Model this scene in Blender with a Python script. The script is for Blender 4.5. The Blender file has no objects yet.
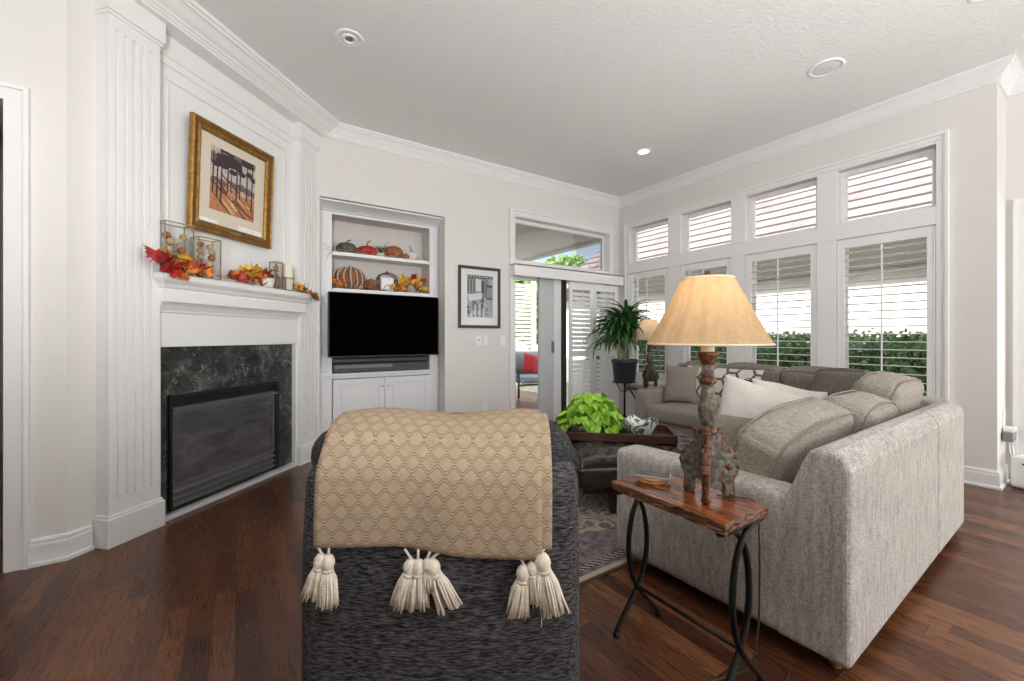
import bpy, bmesh, math, random
from mathutils import Vector, Matrix, noise
C = bpy.context.scene.collection
PI = math.pi
R_ = math.radians
rnd = random.Random(7)

# ------------------------------------------------------------------ camera, world, sun, exposure
H = 1.2
cam_d = bpy.data.cameras.new('camera')
cam_d.sensor_width = 36.0
cam_d.lens = 36.0 * 417.0 / 1024.0
cam_d.shift_y = -3.5 / 1024.0
cam_d.clip_start = 0.02
cam = bpy.data.objects.new('camera', cam_d)
cam.location = (0, 0, H)
cam.rotation_euler = (PI / 2, 0, R_(-33.5))
C.objects.link(cam)
bpy.context.scene.camera = cam
world = bpy.data.worlds.new('world')
bpy.context.scene.world = world
world.use_nodes = True
wn = world.node_tree
wbg = wn.nodes['Background']
wbg.inputs['Strength'].default_value = 2.4
wtc = wn.nodes.new('ShaderNodeTexCoord')
wsep = wn.nodes.new('ShaderNodeSeparateXYZ')
wn.links.new(wtc.outputs['Generated'], wsep.inputs[0])
wr = wn.nodes.new('ShaderNodeValToRGB')
wr.color_ramp.elements[0].position = 0.0
wr.color_ramp.elements[0].color = (0.42, 0.50, 0.60, 1)
wr.color_ramp.elements[1].position = 0.35
wr.color_ramp.elements[1].color = (0.055, 0.115, 0.21, 1)
wn.links.new(wsep.outputs['Z'], wr.inputs[0])
wno = wn.nodes.new('ShaderNodeTexNoise')
wno.inputs['Scale'].default_value = 3.0
wno.inputs['Detail'].default_value = 5.0
wn.links.new(wtc.outputs['Generated'], wno.inputs['Vector'])
wr2 = wn.nodes.new('ShaderNodeValToRGB')
wr2.color_ramp.elements[0].position = 0.48
wr2.color_ramp.elements[1].position = 0.68
wn.links.new(wno.outputs['Fac'], wr2.inputs[0])
wmx = wn.nodes.new('ShaderNodeMix')
wmx.data_type = 'RGBA'
wmr = wn.nodes.new('ShaderNodeMapRange')
wmr.inputs[1].default_value = 0.50
wmr.inputs[2].default_value = 0.66
wmr.inputs[3].default_value = 1.0
wmr.inputs[4].default_value = 0.0
wn.links.new(wsep.outputs['Y'], wmr.inputs[0])
wad = wn.nodes.new('ShaderNodeMath')
wad.operation = 'MAXIMUM'
wn.links.new(wmr.outputs[0], wad.inputs[0])
wn.links.new(wr2.outputs[0], wad.inputs[1])
wn.links.new(wad.outputs[0], wmx.inputs[0])
wn.links.new(wr.outputs[0], wmx.inputs[6])
wmx.inputs[7].default_value = (1.0, 1.0, 1.0, 1)
wn.links.new(wmx.outputs[2], wbg.inputs['Color'])

sun_d = bpy.data.lights.new('sun', 'SUN')
sun_d.energy = 6.0
sun_d.angle = R_(2)
sun_d.color = (1.0, 0.95, 0.88)
sun = bpy.data.objects.new('sun', sun_d)
sun.rotation_euler = Vector((0.72, 0.22, -0.59)).to_track_quat('-Z', 'Y').to_euler()
sun.location = (-6, -3, 9)
C.objects.link(sun)
vs = bpy.context.scene.view_settings
vs.view_transform = 'Standard'
vs.look = 'None'
vs.gamma = 1.0
vs.use_curve_mapping = False
vs.exposure = 0.60
# unseen spots added behind the camera, aimed up to brighten the ceiling
for _i, (_x, _y, _z, _e) in enumerate(((-0.7, -0.9, 1.6, 285.0), (2.3, -0.8, 1.5, 90.0))):
    _ld = bpy.data.lights.new('ceiling_fill_spot', 'SPOT')
    _ld.energy = _e
    _ld.spot_size = R_((150, 125)[_i])
    _ld.spot_blend = 0.6
    _ld.shadow_soft_size = 0.3
    _lo = bpy.data.objects.new('ceiling_fill_spot', _ld)
    _lo.location = (_x, _y, _z)
    _lo.rotation_euler = Vector(((0.40, 0.75, 1.0), (0.0, 0.35, 1.0))[_i]).to_track_quat('-Z', 'Y').to_euler()
    C.objects.link(_lo)
bpy.context.scene.cycles.max_bounces = 10
bpy.context.scene.cycles.diffuse_bounces = 6
bpy.context.scene.cycles.transparent_max_bounces = 16
bpy.context.scene.cycles.caustics_reflective = False
bpy.context.scene.cycles.caustics_refractive = False
bpy.context.scene.cycles.sample_clamp_indirect = 6.0
bpy.context.scene.cycles.use_denoising = True


# ------------------------------------------------------------------ materials
class NT:
    def __init__(s, name):
        s.m = bpy.data.materials.new(name)
        s.m.use_nodes = True
        s.t = s.m.node_tree
        s.b = s.t.nodes['Principled BSDF']
        s.out = s.t.nodes['Material Output']

    def n(s, kind, **kw):
        x = s.t.nodes.new('ShaderNode' + kind)
        for k, v in kw.items():
            setattr(x, k, v)
        return x

    def l(s, a, b):
        s.t.links.new(a, b)

    def math(s, op, a, b=None, c=None):
        x = s.n('Math', operation=op)
        for i, v in enumerate((a, b, c)):
            if v is None:
                continue
            if isinstance(v, (int, float)):
                x.inputs[i].default_value = v
            else:
                s.l(v, x.inputs[i])
        return x.outputs[0]

    def coord(s, kind='Object', scale=(1, 1, 1), rot=(0, 0, 0)):
        tc = s.n('TexCoord')
        mp = s.n('Mapping')
        mp.inputs['Scale'].default_value = scale
        mp.inputs['Rotation'].default_value = rot
        s.l(tc.outputs[kind], mp.inputs['Vector'])
        return mp.outputs[0]

    def noise(s, vec, scale, detail=3.0, rough=0.5, dist=0.0):
        x = s.n('TexNoise')
        x.inputs['Scale'].default_value = scale
        x.inputs['Detail'].default_value = detail
        x.inputs['Roughness'].default_value = rough
        x.inputs['Distortion'].default_value = dist
        s.l(vec, x.inputs['Vector'])
        return x.outputs['Fac']

    def ramp(s, fac, stops):
        x = s.n('ValToRGB')
        e = x.color_ramp.elements
        while len(e) < len(stops):
            e.new(0.5)
        for i, (p, c) in enumerate(stops):
            e[i].position = p
            e[i].color = (*c, 1) if len(c) == 3 else c
        s.l(fac, x.inputs[0])
        return x.outputs[0]

    def mix(s, fac, a, b, mode='MIX'):
        x = s.n('Mix', data_type='RGBA', blend_type=mode)
        if isinstance(fac, (int, float)):
            x.inputs[0].default_value = fac
        else:
            s.l(fac, x.inputs[0])
        for i, v in ((6, a), (7, b)):
            if isinstance(v, tuple):
                x.inputs[i].default_value = (*v, 1)
            else:
                s.l(v, x.inputs[i])
        return x.outputs[2]

    def base(s, c):
        if isinstance(c, tuple):
            s.b.inputs['Base Color'].default_value = (*c, 1)
        else:
            s.l(c, s.b.inputs['Base Color'])

    def bump(s, h, strength=0.3, dist=0.01):
        x = s.n('Bump')
        x.inputs['Strength'].default_value = strength
        x.inputs['Distance'].default_value = dist
        s.l(h, x.inputs['Height'])
        s.l(x.outputs[0], s.b.inputs['Normal'])

    def set(s, **kw):
        for k, v in kw.items():
            s.b.inputs[k.replace('_', ' ')].default_value = v
        return s


M = {}


def plain(name, col, rough=0.5, metal=0.0, var=0.0, vscale=8.0, bump=0.0, bscale=60.0, spec=0.5):
    t = NT(name)
    v = t.coord()
    if var > 0:
        f = t.noise(v, vscale, 4.0)
        lo = tuple(max(0, c * (1 - var)) for c in col)
        hi = tuple(min(1, c * (1 + var)) for c in col)
        t.base(t.ramp(f, [(0.3, lo), (0.7, hi)]))
    else:
        t.base(col)
    if bump > 0:
        t.bump(t.noise(v, bscale, 3.0), bump, 0.004)
    t.set(Roughness=rough, Metallic=metal, Specular_IOR_Level=spec)
    M[name] = t.m
    return t.m


def fabric(name, dark, light, scale=220.0, stretch=(1, 1, 1), contrast=(0.35, 0.65), bump=0.5, rough=0.9, big=0.12, sheen=0.0, streak=0.0, weave=0.0, crumple=0.0):
    t = NT(name)
    v = t.coord(scale=stretch)
    f = t.noise(v, scale, 2.0, 0.6)
    if weave:
        fa = t.noise(t.coord(scale=(0.22, 0.22, 1.0)), weave, 2.0, 0.6)
        fb = t.noise(t.coord(scale=(1.0, 1.0, 0.22)), weave, 2.0, 0.6)
        f = t.math('MULTIPLY', t.math('ADD', t.math('ADD', fa, fb), f), 0.3333)
    col = t.ramp(f, [(contrast[0], dark), (contrast[1], light)])
    v2 = t.coord()
    g = t.noise(v2, 6.0, 4.0, 0.6)
    col = t.mix(1.0, col, t.ramp(g, [(0.3, (1 - big,) * 3), (0.7, (1.0, 1.0, 1.0))]), 'MULTIPLY')
    if streak:
        sv = t.noise(t.coord(scale=(1, 1, 0.16)), 46.0, 4.0, 0.7)
        col = t.mix(1.0, col, t.ramp(sv, [(0.34, (1 - streak,) * 3), (0.60, (1.05, 1.05, 1.05))]), 'MULTIPLY')
    t.base(col)
    hgt = f
    if crumple:
        hgt = t.math('ADD', f, t.math('MULTIPLY', t.noise(t.coord(), 11.0, 3.0, 0.5, 1.2), crumple))
    t.bump(hgt, bump, 0.003)
    t.set(Roughness=rough, Specular_IOR_Level=0.2)
    if sheen:
        t.set(Sheen_Weight=sheen)
    M[name] = t.m
    return t.m


plain('white_trim', (0.80, 0.80, 0.79), 0.35, var=0.01)
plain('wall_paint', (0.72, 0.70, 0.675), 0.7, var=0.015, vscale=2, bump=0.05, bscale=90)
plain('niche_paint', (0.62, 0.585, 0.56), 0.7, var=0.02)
plain('cabinet_paint', (0.76, 0.77, 0.785), 0.35)
plain('black_metal', (0.018, 0.017, 0.017), 0.42, 0.6, bump=0.1)
plain('black_plastic', (0.012, 0.012, 0.013), 0.35)
plain('screen_black', (0.001, 0.001, 0.001), 0.6, spec=0.0)
plain('dark_grey_plastic', (0.06, 0.06, 0.065), 0.4)
plain('grey_plastic', (0.22, 0.22, 0.23), 0.4)
plain('white_plastic', (0.82, 0.82, 0.80), 0.35)
plain('firebox_metal', (0.018, 0.018, 0.02), 0.35, 0.4)
plain('chrome', (0.7, 0.7, 0.72), 0.22, 1.0)
plain('hearth_strip', (0.74, 0.74, 0.75), 0.25, 0.2)
plain('gold', (0.38, 0.20, 0.05), 0.42, 0.75, var=0.35, vscale=30)
plain('gold_dark', (0.20, 0.10, 0.025), 0.5, 0.6, var=0.3, vscale=30)
plain('mat_cream', (0.66, 0.60, 0.48), 0.8)
plain('mat_white', (0.82, 0.82, 0.80), 0.8)
plain('frame_black', (0.03, 0.028, 0.026), 0.45)
plain('brass', (0.30, 0.26, 0.17), 0.35, 0.8)
plain('cream', (0.80, 0.76, 0.66), 0.6)
plain('pot_white', (0.80, 0.79, 0.76), 0.3)
plain('pot_dark', (0.045, 0.045, 0.05), 0.55, bump=0.15)
plain('soil', (0.05, 0.035, 0.025), 0.95, bump=0.5)
plain('cane', (0.45, 0.36, 0.22), 0.8, var=0.3, vscale=20)
plain('tray_wood', (0.062, 0.022, 0.015), 0.3, var=0.3, vscale=9)
plain('dark_leg', (0.03, 0.018, 0.013), 0.4)
plain('foot_wood', (0.35, 0.16, 0.06), 0.4, var=0.2)
plain('cord_brown', (0.05, 0.035, 0.025), 0.5)
plain('candle_cream', (0.85, 0.80, 0.68), 0.5)
plain('ceiling_can', (0.86, 0.86, 0.85), 0.4)
plain('red_leaf', (0.36, 0.012, 0.012), 0.6, var=0.4, vscale=12)
plain('orange_leaf', (0.72, 0.23, 0.02), 0.6, var=0.4, vscale=14)
plain('yellow_leaf', (0.75, 0.47, 0.06), 0.6, var=0.35, vscale=14)
plain('rust_leaf', (0.38, 0.10, 0.025), 0.6, var=0.45, vscale=14)
plain('green_leaf_dark', (0.10, 0.13, 0.03), 0.6, var=0.4, vscale=14)
plain('twig', (0.16, 0.11, 0.07), 0.8)
plain('white_twig', (0.50, 0.44, 0.36), 0.8)
plain('pumpkin_green', (0.085, 0.085, 0.045), 0.6, var=0.3, vscale=20, bump=0.3)
plain('pumpkin_red', (0.42, 0.014, 0.012), 0.5, var=0.2)
plain('pumpkin_orange', (0.33, 0.10, 0.025), 0.5, var=0.25)
plain('pumpkin_white', (0.72, 0.72, 0.66), 0.5, var=0.1)
plain('pumpkin_brown', (0.23, 0.085, 0.03), 0.7, var=0.5, vscale=18, bump=0.4)
plain('potpourri', (0.50, 0.34, 0.17), 0.8, var=0.5, vscale=25)
plain('stem_brown', (0.14, 0.10, 0.05), 0.8)
plain('pothos_leaf', (0.27, 0.52, 0.035), 0.42, var=0.4, vscale=16)
plain('dracaena_leaf', (0.035, 0.115, 0.025), 0.38, var=0.5, vscale=10)
plain('hedge_leaf', (0.075, 0.15, 0.045), 0.55, var=0.5, vscale=12)
plain('hedge_core', (0.03, 0.07, 0.02), 0.9)
plain('tree_leaf', (0.13, 0.26, 0.06), 0.6, var=0.5, vscale=6)
plain('bark', (0.12, 0.09, 0.06), 0.9)
plain('stucco', (0.82, 0.79, 0.75), 0.9, var=0.03, bump=0.2, bscale=80)
plain('fascia', (0.045, 0.042, 0.03), 0.7)
plain('soffit', (0.17, 0.165, 0.13), 0.8)
plain('lawn', (0.27, 0.27, 0.19), 0.9, var=0.4, vscale=15)
plain('concrete', (0.50, 0.49, 0.47), 0.8, var=0.08)
plain('lanai_ceiling', (0.55, 0.56, 0.58), 0.7)
plain('outdoor_cushion', (0.28, 0.33, 0.37), 0.9, var=0.1)
plain('red_cushion', (0.50, 0.03, 0.04), 0.85, var=0.15)
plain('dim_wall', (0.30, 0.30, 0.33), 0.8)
plain('tassel', (0.76, 0.69, 0.57), 0.95, var=0.08, vscale=60, bump=0.6, bscale=200)
plain('phone', (0.015, 0.015, 0.018), 0.12)
plain('coaster', (0.50, 0.27, 0.10), 0.5, var=0.2, vscale=30)
plain('pink_shade', (0.78, 0.60, 0.42), 0.8)

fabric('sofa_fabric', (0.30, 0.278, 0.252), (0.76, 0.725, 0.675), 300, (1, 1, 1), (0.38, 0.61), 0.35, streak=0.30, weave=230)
fabric('cushion_fabric', (0.22, 0.198, 0.172), (0.50, 0.455, 0.40), 300, (1, 1, 1), (0.38, 0.61), 0.45, weave=230, crumple=6.0)
fabric('cushion_taupe', (0.15, 0.132, 0.112), (0.33, 0.295, 0.25), 260, (1, 1, 1), (0.40, 0.62), 0.4, weave=180, crumple=5.0)
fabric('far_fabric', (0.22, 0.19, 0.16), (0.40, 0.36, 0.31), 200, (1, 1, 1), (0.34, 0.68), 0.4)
fabric('piping', (0.20, 0.18, 0.155), (0.42, 0.38, 0.33), 300)
fabric('white_fabric', (0.60, 0.56, 0.51), (0.76, 0.72, 0.67), 160, (1, 1, 1), (0.3, 0.7), 0.4)
fabric('chair_fabric', (0.016, 0.016, 0.019), (0.185, 0.178, 0.178), 130, (0.30, 1, 2.0), (0.38, 0.74), 0.6, big=0.3)
fabric('chair_dark', (0.012, 0.012, 0.015), (0.10, 0.098, 0.10), 120, (0.35, 1, 1.6), (0.36, 0.76), 0.5, big=0.3)
fabric('chair_velvet', (0.028, 0.028, 0.032), (0.12, 0.12, 0.13), 70, (0.8, 1, 2.0), (0.35, 0.75), 0.5, sheen=0.3)


def m_floor():
    t = NT('oak_floor')
    tc = t.n('TexCoord')
    sp = t.n('SeparateXYZ')
    t.l(tc.outputs['Object'], sp.inputs[0])
    x, y = sp.outputs[0], sp.outputs[1]
    xs = t.math('DIVIDE', x, 0.083)
    row = t.math('FLOOR', xs)
    fx = t.math('FRACT', xs)
    w1 = t.n('TexWhiteNoise', noise_dimensions='1D')
    t.l(row, w1.inputs['W'])
    ys = t.math('ADD', t.math('DIVIDE', y, 0.85), t.math('MULTIPLY', w1.outputs['Value'], 7.3))
    brd = t.math('FLOOR', ys)
    fy = t.math('FRACT', ys)
    cb = t.n('CombineXYZ')
    t.l(row, cb.inputs[0])
    t.l(brd, cb.inputs[1])
    w2 = t.n('TexWhiteNoise', noise_dimensions='2D')
    t.l(cb.outputs[0], w2.inputs['Vector'])
    rv = w2.outputs['Value']
    col = t.ramp(rv, [(0.0, (0.070, 0.026, 0.015)), (0.35, (0.105, 0.038, 0.018)), (0.75, (0.150, 0.056, 0.025)), (1.0, (0.215, 0.086, 0.036))])
    # grain: stretched noise with a per-board offset
    off = t.n('CombineXYZ')
    t.l(t.math('MULTIPLY', rv, 37.0), off.inputs[0])
    t.l(t.math('MULTIPLY', rv, 91.0), off.inputs[1])
    va = t.n('VectorMath', operation='ADD')
    t.l(tc.outputs['Object'], va.inputs[0])
    t.l(off.outputs[0], va.inputs[1])
    mp = t.n('Mapping')
    mp.inputs['Scale'].default_value = (9.0, 0.75, 1)
    t.l(va.outputs[0], mp.inputs['Vector'])
    g = t.noise(mp.outputs[0], 2.6, 2.0, 0.5, 1.2)
    wv = t.math('FRACT', t.math('MULTIPLY', g, 8.0))
    gl = t.ramp(wv, [(0.0, (0.36, 0.33, 0.32)), (0.28, (0.95, 0.95, 0.95)), (0.75, (1.25, 1.22, 1.16)), (1.0, (0.48, 0.44, 0.43))])
    mp2 = t.n('Mapping')
    mp2.inputs['Scale'].default_value = (260.0, 9.0, 1)
    t.l(va.outputs[0], mp2.inputs['Vector'])
    g2 = t.noise(mp2.outputs[0], 1.0, 2.0)
    col = t.mix(0.9, col, gl, 'MULTIPLY')
    col = t.mix(0.5, col, t.ramp(g2, [(0.3, (0.6, 0.6, 0.6)), (0.7, (1.2, 1.2, 1.2))]), 'MULTIPLY')
    # seams
    sx = t.math('LESS_THAN', t.math('MINIMUM', fx, t.math('SUBTRACT', 1.0, fx)), 0.012)
    sy = t.math('LESS_THAN', t.math('MINIMUM', fy, t.math('SUBTRACT', 1.0, fy)), 0.0015)
    seam = t.math('MAXIMUM', sx, sy)
    col = t.mix(seam, col, (0.010, 0.005, 0.004))
    t.base(col)
    rg = t.n('MapRange')
    t.l(g2, rg.inputs[0])
    rg.inputs[3].default_value = 0.22
    rg.inputs[4].default_value = 0.36
    t.l(rg.outputs[0], t.b.inputs['Roughness'])
    t.bump(t.math('SUBTRACT', t.math('MULTIPLY', g2, 0.25), seam), 0.12, 0.002)
    t.set(Specular_IOR_Level=0.34, Coat_Weight=0.05, Coat_Roughness=0.12)
    M['oak_floor'] = t.m


m_floor()


def m_ceiling():
    t = NT('ceiling_texture')
    v = t.coord()
    t.base((0.83, 0.825, 0.815))
    f = t.noise(v, 40.0, 3.0, 0.55, 0.6)
    t.bump(t.ramp(f, [(0.40, (0, 0, 0)), (0.60, (1, 1, 1))]), 0.38, 0.005)
    t.set(Roughness=0.85, Specular_IOR_Level=0.2)
    M['ceiling_texture'] = t.m


m_ceiling()


def m_marble():
    t = NT('green_marble')
    v = t.coord()
    f = t.noise(v, 5.0, 6.0, 0.65, 0.8)
    base = t.ramp(f, [(0.30, (0.014, 0.017, 0.016)), (0.50, (0.040, 0.047, 0.044)), (0.72, (0.16, 0.175, 0.165))])
    g = t.noise(v, 4.2, 5.0, 0.6, 2.2)
    ridge = t.math('ABSOLUTE', t.math('SUBTRACT', g, 0.5))
    vein = t.ramp(ridge, [(0.0, (1, 1, 1)), (0.006, (0.1, 0.1, 0.1)), (0.016, (0, 0, 0))])
    h = t.noise(v, 9.0, 2.0)
    vein = t.mix(1.0, vein, t.ramp(h, [(0.45, (0, 0, 0)), (0.6, (1, 1, 1))]), 'MULTIPLY')
    t.base(t.mix(vein, base, (0.45, 0.48, 0.45)))
    t.set(Roughness=0.16)
    M['green_marble'] = t.m


m_marble()


def m_reflection_grey():
    t = NT('reflection_grey_glass')
    v = t.coord(scale=(1, 1, 2.2))
    f = t.noise(v, 4.0, 4.0, 0.6, 1.0)
    t.base(t.ramp(f, [(0.3, (0.045, 0.045, 0.047)), (0.55, (0.085, 0.085, 0.088)), (0.8, (0.16, 0.16, 0.165))]))  # mottled grey stands in for reflections on the dark insert glass
    t.set(Roughness=0.22, Specular_IOR_Level=0.6)
    M['reflection_grey_glass'] = t.m


m_reflection_grey()
plain('steel_dark', (0.17, 0.17, 0.175), 0.30, 0.35)


def m_glass(name, tint=(1, 1, 1), refl=1.0):
    t = NT(name)
    t.t.nodes.remove(t.b)
    tr = t.n('BsdfTransparent')
    tr.inputs[0].default_value = (*tint, 1)
    gl = t.n('BsdfGlossy')
    gl.inputs['Roughness'].default_value = 0.02
    fr = t.n('Fresnel')
    fr.inputs['IOR'].default_value = 1.45
    mx = t.n('MixShader')
    t.l(t.math('MULTIPLY', fr.outputs[0], refl), mx.inputs[0])
    t.l(tr.outputs[0], mx.inputs[1])
    t.l(gl.outputs[0], mx.inputs[2])
    t.l(mx.outputs[0], t.out.inputs['Surface'])
    M[name] = t.m


m_glass('pane_glass', (0.98, 0.98, 0.98), 0.7)
m_glass('lantern_glass', (0.994, 0.997, 0.995), 0.30)
m_glass('fire_glass', (0.50, 0.50, 0.51), 1.0)
m_glass('picture_glass', (1, 1, 1), 0.55)


def m_wood(name, cols, axis_scale, scale=3.0, rough=0.3, dark=(0.03, 0.012, 0.006)):
    t = NT(name)
    v = t.coord(scale=axis_scale)
    g = t.noise(v, scale, 4.0, 0.6, 0.8)
    t.base(t.ramp(g, [(0.30, dark), (0.45, cols[0]), (0.6, cols[1]), (0.75, cols[2])]))
    t.bump(g, 0.15, 0.002)
    t.set(Roughness=rough)
    M[name] = t.m


m_wood('table_wood', [(0.16, 0.04, 0.012), (0.30, 0.085, 0.022), (0.42, 0.15, 0.045)], (14, 1.2, 1), 3.0, 0.22)
m_wood('table_edge', [(0.10, 0.035, 0.014), (0.22, 0.09, 0.035), (0.50, 0.34, 0.17)], (6, 6, 20), 3.0, 0.5)
m_wood('oak_small', [(0.06, 0.02, 0.01), (0.11, 0.035, 0.02), (0.16, 0.06, 0.03)], (8, 1, 1), 3.0, 0.3)


def m_lampwood():
    t = NT('painted_wood')
    v = t.coord()
    f = t.noise(v, 55.0, 4.0, 0.65)
    t.base(t.ramp(f, [(0.34, (0.07, 0.035, 0.018)), (0.49, (0.11, 0.09, 0.065)), (0.60, (0.175, 0.185, 0.16)), (0.74, (0.29, 0.295, 0.255))]))
    t.bump(f, 0.35, 0.003)
    t.set(Roughness=0.5)
    M['painted_wood'] = t.m
    t = NT('copper_wood')
    v = t.coord()
    f = t.noise(v, 60.0, 4.0, 0.6)
    t.base(t.ramp(f, [(0.34, (0.035, 0.013, 0.008)), (0.55, (0.15, 0.055, 0.024)), (0.72, (0.34, 0.16, 0.085))]))
    t.bump(f, 0.3, 0.003)
    t.set(Roughness=0.38, Metallic=0.25)
    M['copper_wood'] = t.m
    t = NT('bronze_old')
    v = t.coord()
    f = t.noise(v, 50.0, 4.0, 0.6)
    t.base(t.ramp(f, [(0.34, (0.03, 0.024, 0.016)), (0.55, (0.10, 0.08, 0.055)), (0.72, (0.19, 0.17, 0.13))]))
    t.bump(f, 0.3, 0.003)
    t.set(Roughness=0.5, Metallic=0.2)
    M['bronze_old'] = t.m


m_lampwood()


def m_shade(name, col, emit_w):
    t = NT(name)
    v = t.coord(scale=(1, 1, 0.12))
    f = t.noise(v, 60.0, 3.0, 0.6)
    c = t.ramp(f, [(0.35, tuple(k * 0.86 for k in col)), (0.65, col)])
    t.t.nodes.remove(t.b)
    d = t.n('BsdfDiffuse')
    tl = t.n('BsdfTranslucent')
    t.l(c, d.inputs[0])
    t.l(c, tl.inputs[0])
    mx = t.n('MixShader')
    mx.inputs[0].default_value = 0.5
    t.l(d.outputs[0], mx.inputs[1])
    t.l(tl.outputs[0], mx.inputs[2])
    t.l(mx.outputs[0], t.out.inputs['Surface'])
    M[name] = t.m


m_shade('lamp_shade', (0.74, 0.53, 0.325), 0)
m_shade('lamp_shade_far', (0.80, 0.66, 0.50), 0)


def m_emit(name, col, s):
    t = NT(name)
    t.base(col)
    t.b.inputs['Emission Color'].default_value = (*col, 1)
    t.b.inputs['Emission Strength'].default_value = s
    M[name] = t.m


m_emit('bulb_warm', (1.0, 0.80, 0.50), 3.0)
m_emit('bulb_white', (1.0, 0.96, 0.9), 5.0)


def m_leather():
    t = NT('leather')
    v = t.coord()
    f = t.noise(v, 120.0, 3.0, 0.6)
    g = t.noise(v, 5.0, 3.0)
    t.base(t.ramp(g, [(0.3, (0.016, 0.0115, 0.010)), (0.7, (0.036, 0.026, 0.021))]))
    t.bump(f, 0.25, 0.002)
    t.set(Roughness=0.27, Specular_IOR_Level=0.7)
    M['leather'] = t.m


m_leather()


def m_throw():
    t = NT('throw_weave')
    tc = t.n('TexCoord')
    sp = t.n('SeparateXYZ')
    t.l(tc.outputs['UV'], sp.inputs[0])
    u, v = sp.outputs[0], sp.outputs[1]
    P, Q, A = 0.046, 0.034, 0.25
    us = t.math('DIVIDE', u, P)
    vs_ = t.math('DIVIDE', v, Q)
    row = t.math('FLOOR', vs_)
    fv = t.math('FRACT', vs_)
    # zig with flat tops, mirrored on every other row -> stretched hexagons
    tri = t.math('ABSOLUTE', t.math('SUBTRACT', t.math('MULTIPLY', t.math('FRACT', us), 2.0), 1.0))
    par = t.math('MODULO', t.math('ADD', row, 1000.0), 2.0)
    tri = t.math('ABSOLUTE', t.math('SUBTRACT', tri, par))
    tri = t.math('MINIMUM', t.math('MAXIMUM', t.math('MULTIPLY', t.math('SUBTRACT', tri, 0.5), 1.5), -0.5), 0.5)
    dd = t.math('ABSOLUTE', t.math('SUBTRACT', t.math('SUBTRACT', fv, 0.5), t.math('MULTIPLY', tri, A * 2)))
    l1 = t.math('LESS_THAN', t.math('ABSOLUTE', t.math('SUBTRACT', dd, 0.13)), 0.055)
    nz = t.noise(t.coord('UV'), 300.0, 2.0, 0.6)
    nz2 = t.noise(t.coord('UV'), 34.0, 4.0, 0.6)
    basec = t.ramp(nz, [(0.3, (0.33, 0.255, 0.175)), (0.7, (0.50, 0.405, 0.30))])
    basec = t.mix(1.0, basec, t.ramp(nz2, [(0.3, (0.88, 0.86, 0.84)), (0.7, (1.04, 1.04, 1.04))]), 'MULTIPLY')
    fac = t.math('MULTIPLY', l1, t.ramp(nz2, [(0.25, (0.35,) * 3), (0.6, (0.95,) * 3)]))
    t.base(t.mix(fac, basec, (0.25, 0.145, 0.06)))
    t.bump(t.math('SUBTRACT', nz, l1), 0.45, 0.003)
    t.set(Roughness=0.95, Specular_IOR_Level=0.15)
    M['throw_weave'] = t.m


m_throw()


def m_hex():
    t = NT('hexagon_fabric')
    tc = t.n('TexCoord')
    sp = t.n('SeparateXYZ')
    t.l(tc.outputs['UV'], sp.inputs[0])
    s = 0.15
    x = t.math('DIVIDE', sp.outputs[0], s)
    y = t.math('DIVIDE', sp.outputs[1], s)
    # distance to hexagon edges on two interleaved grids
    def hexd(ox, oy):
        ax = t.math('SUBTRACT', t.math('FRACT', t.math('ADD', t.math('DIVIDE', x, 1.7320508), ox)), 0.5)
        ay = t.math('SUBTRACT', t.math('FRACT', t.math('ADD', y, oy)), 0.5)
        ax = t.math('ABSOLUTE', t.math('MULTIPLY', ax, 1.7320508))
        ay = t.math('ABSOLUTE', ay)
        return t.math('MAXIMUM', ay, t.math('ADD', t.math('MULTIPLY', ax, 0.8660254), t.math('MULTIPLY', ay, 0.5)))
    d = t.math('MINIMUM', hexd(0.0, 0.0), hexd(0.5, 0.5))
    edge = t.math('GREATER_THAN', d, 0.425)
    nz = t.noise(t.coord('UV'), 260.0, 2.0)
    t.base(t.mix(edge, t.ramp(nz, [(0.3, (0.58, 0.53, 0.47)), (0.7, (0.72, 0.68, 0.62))]), (0.10, 0.095, 0.095)))
    t.set(Roughness=0.9)
    M['hexagon_fabric'] = t.m


m_hex()


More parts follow.
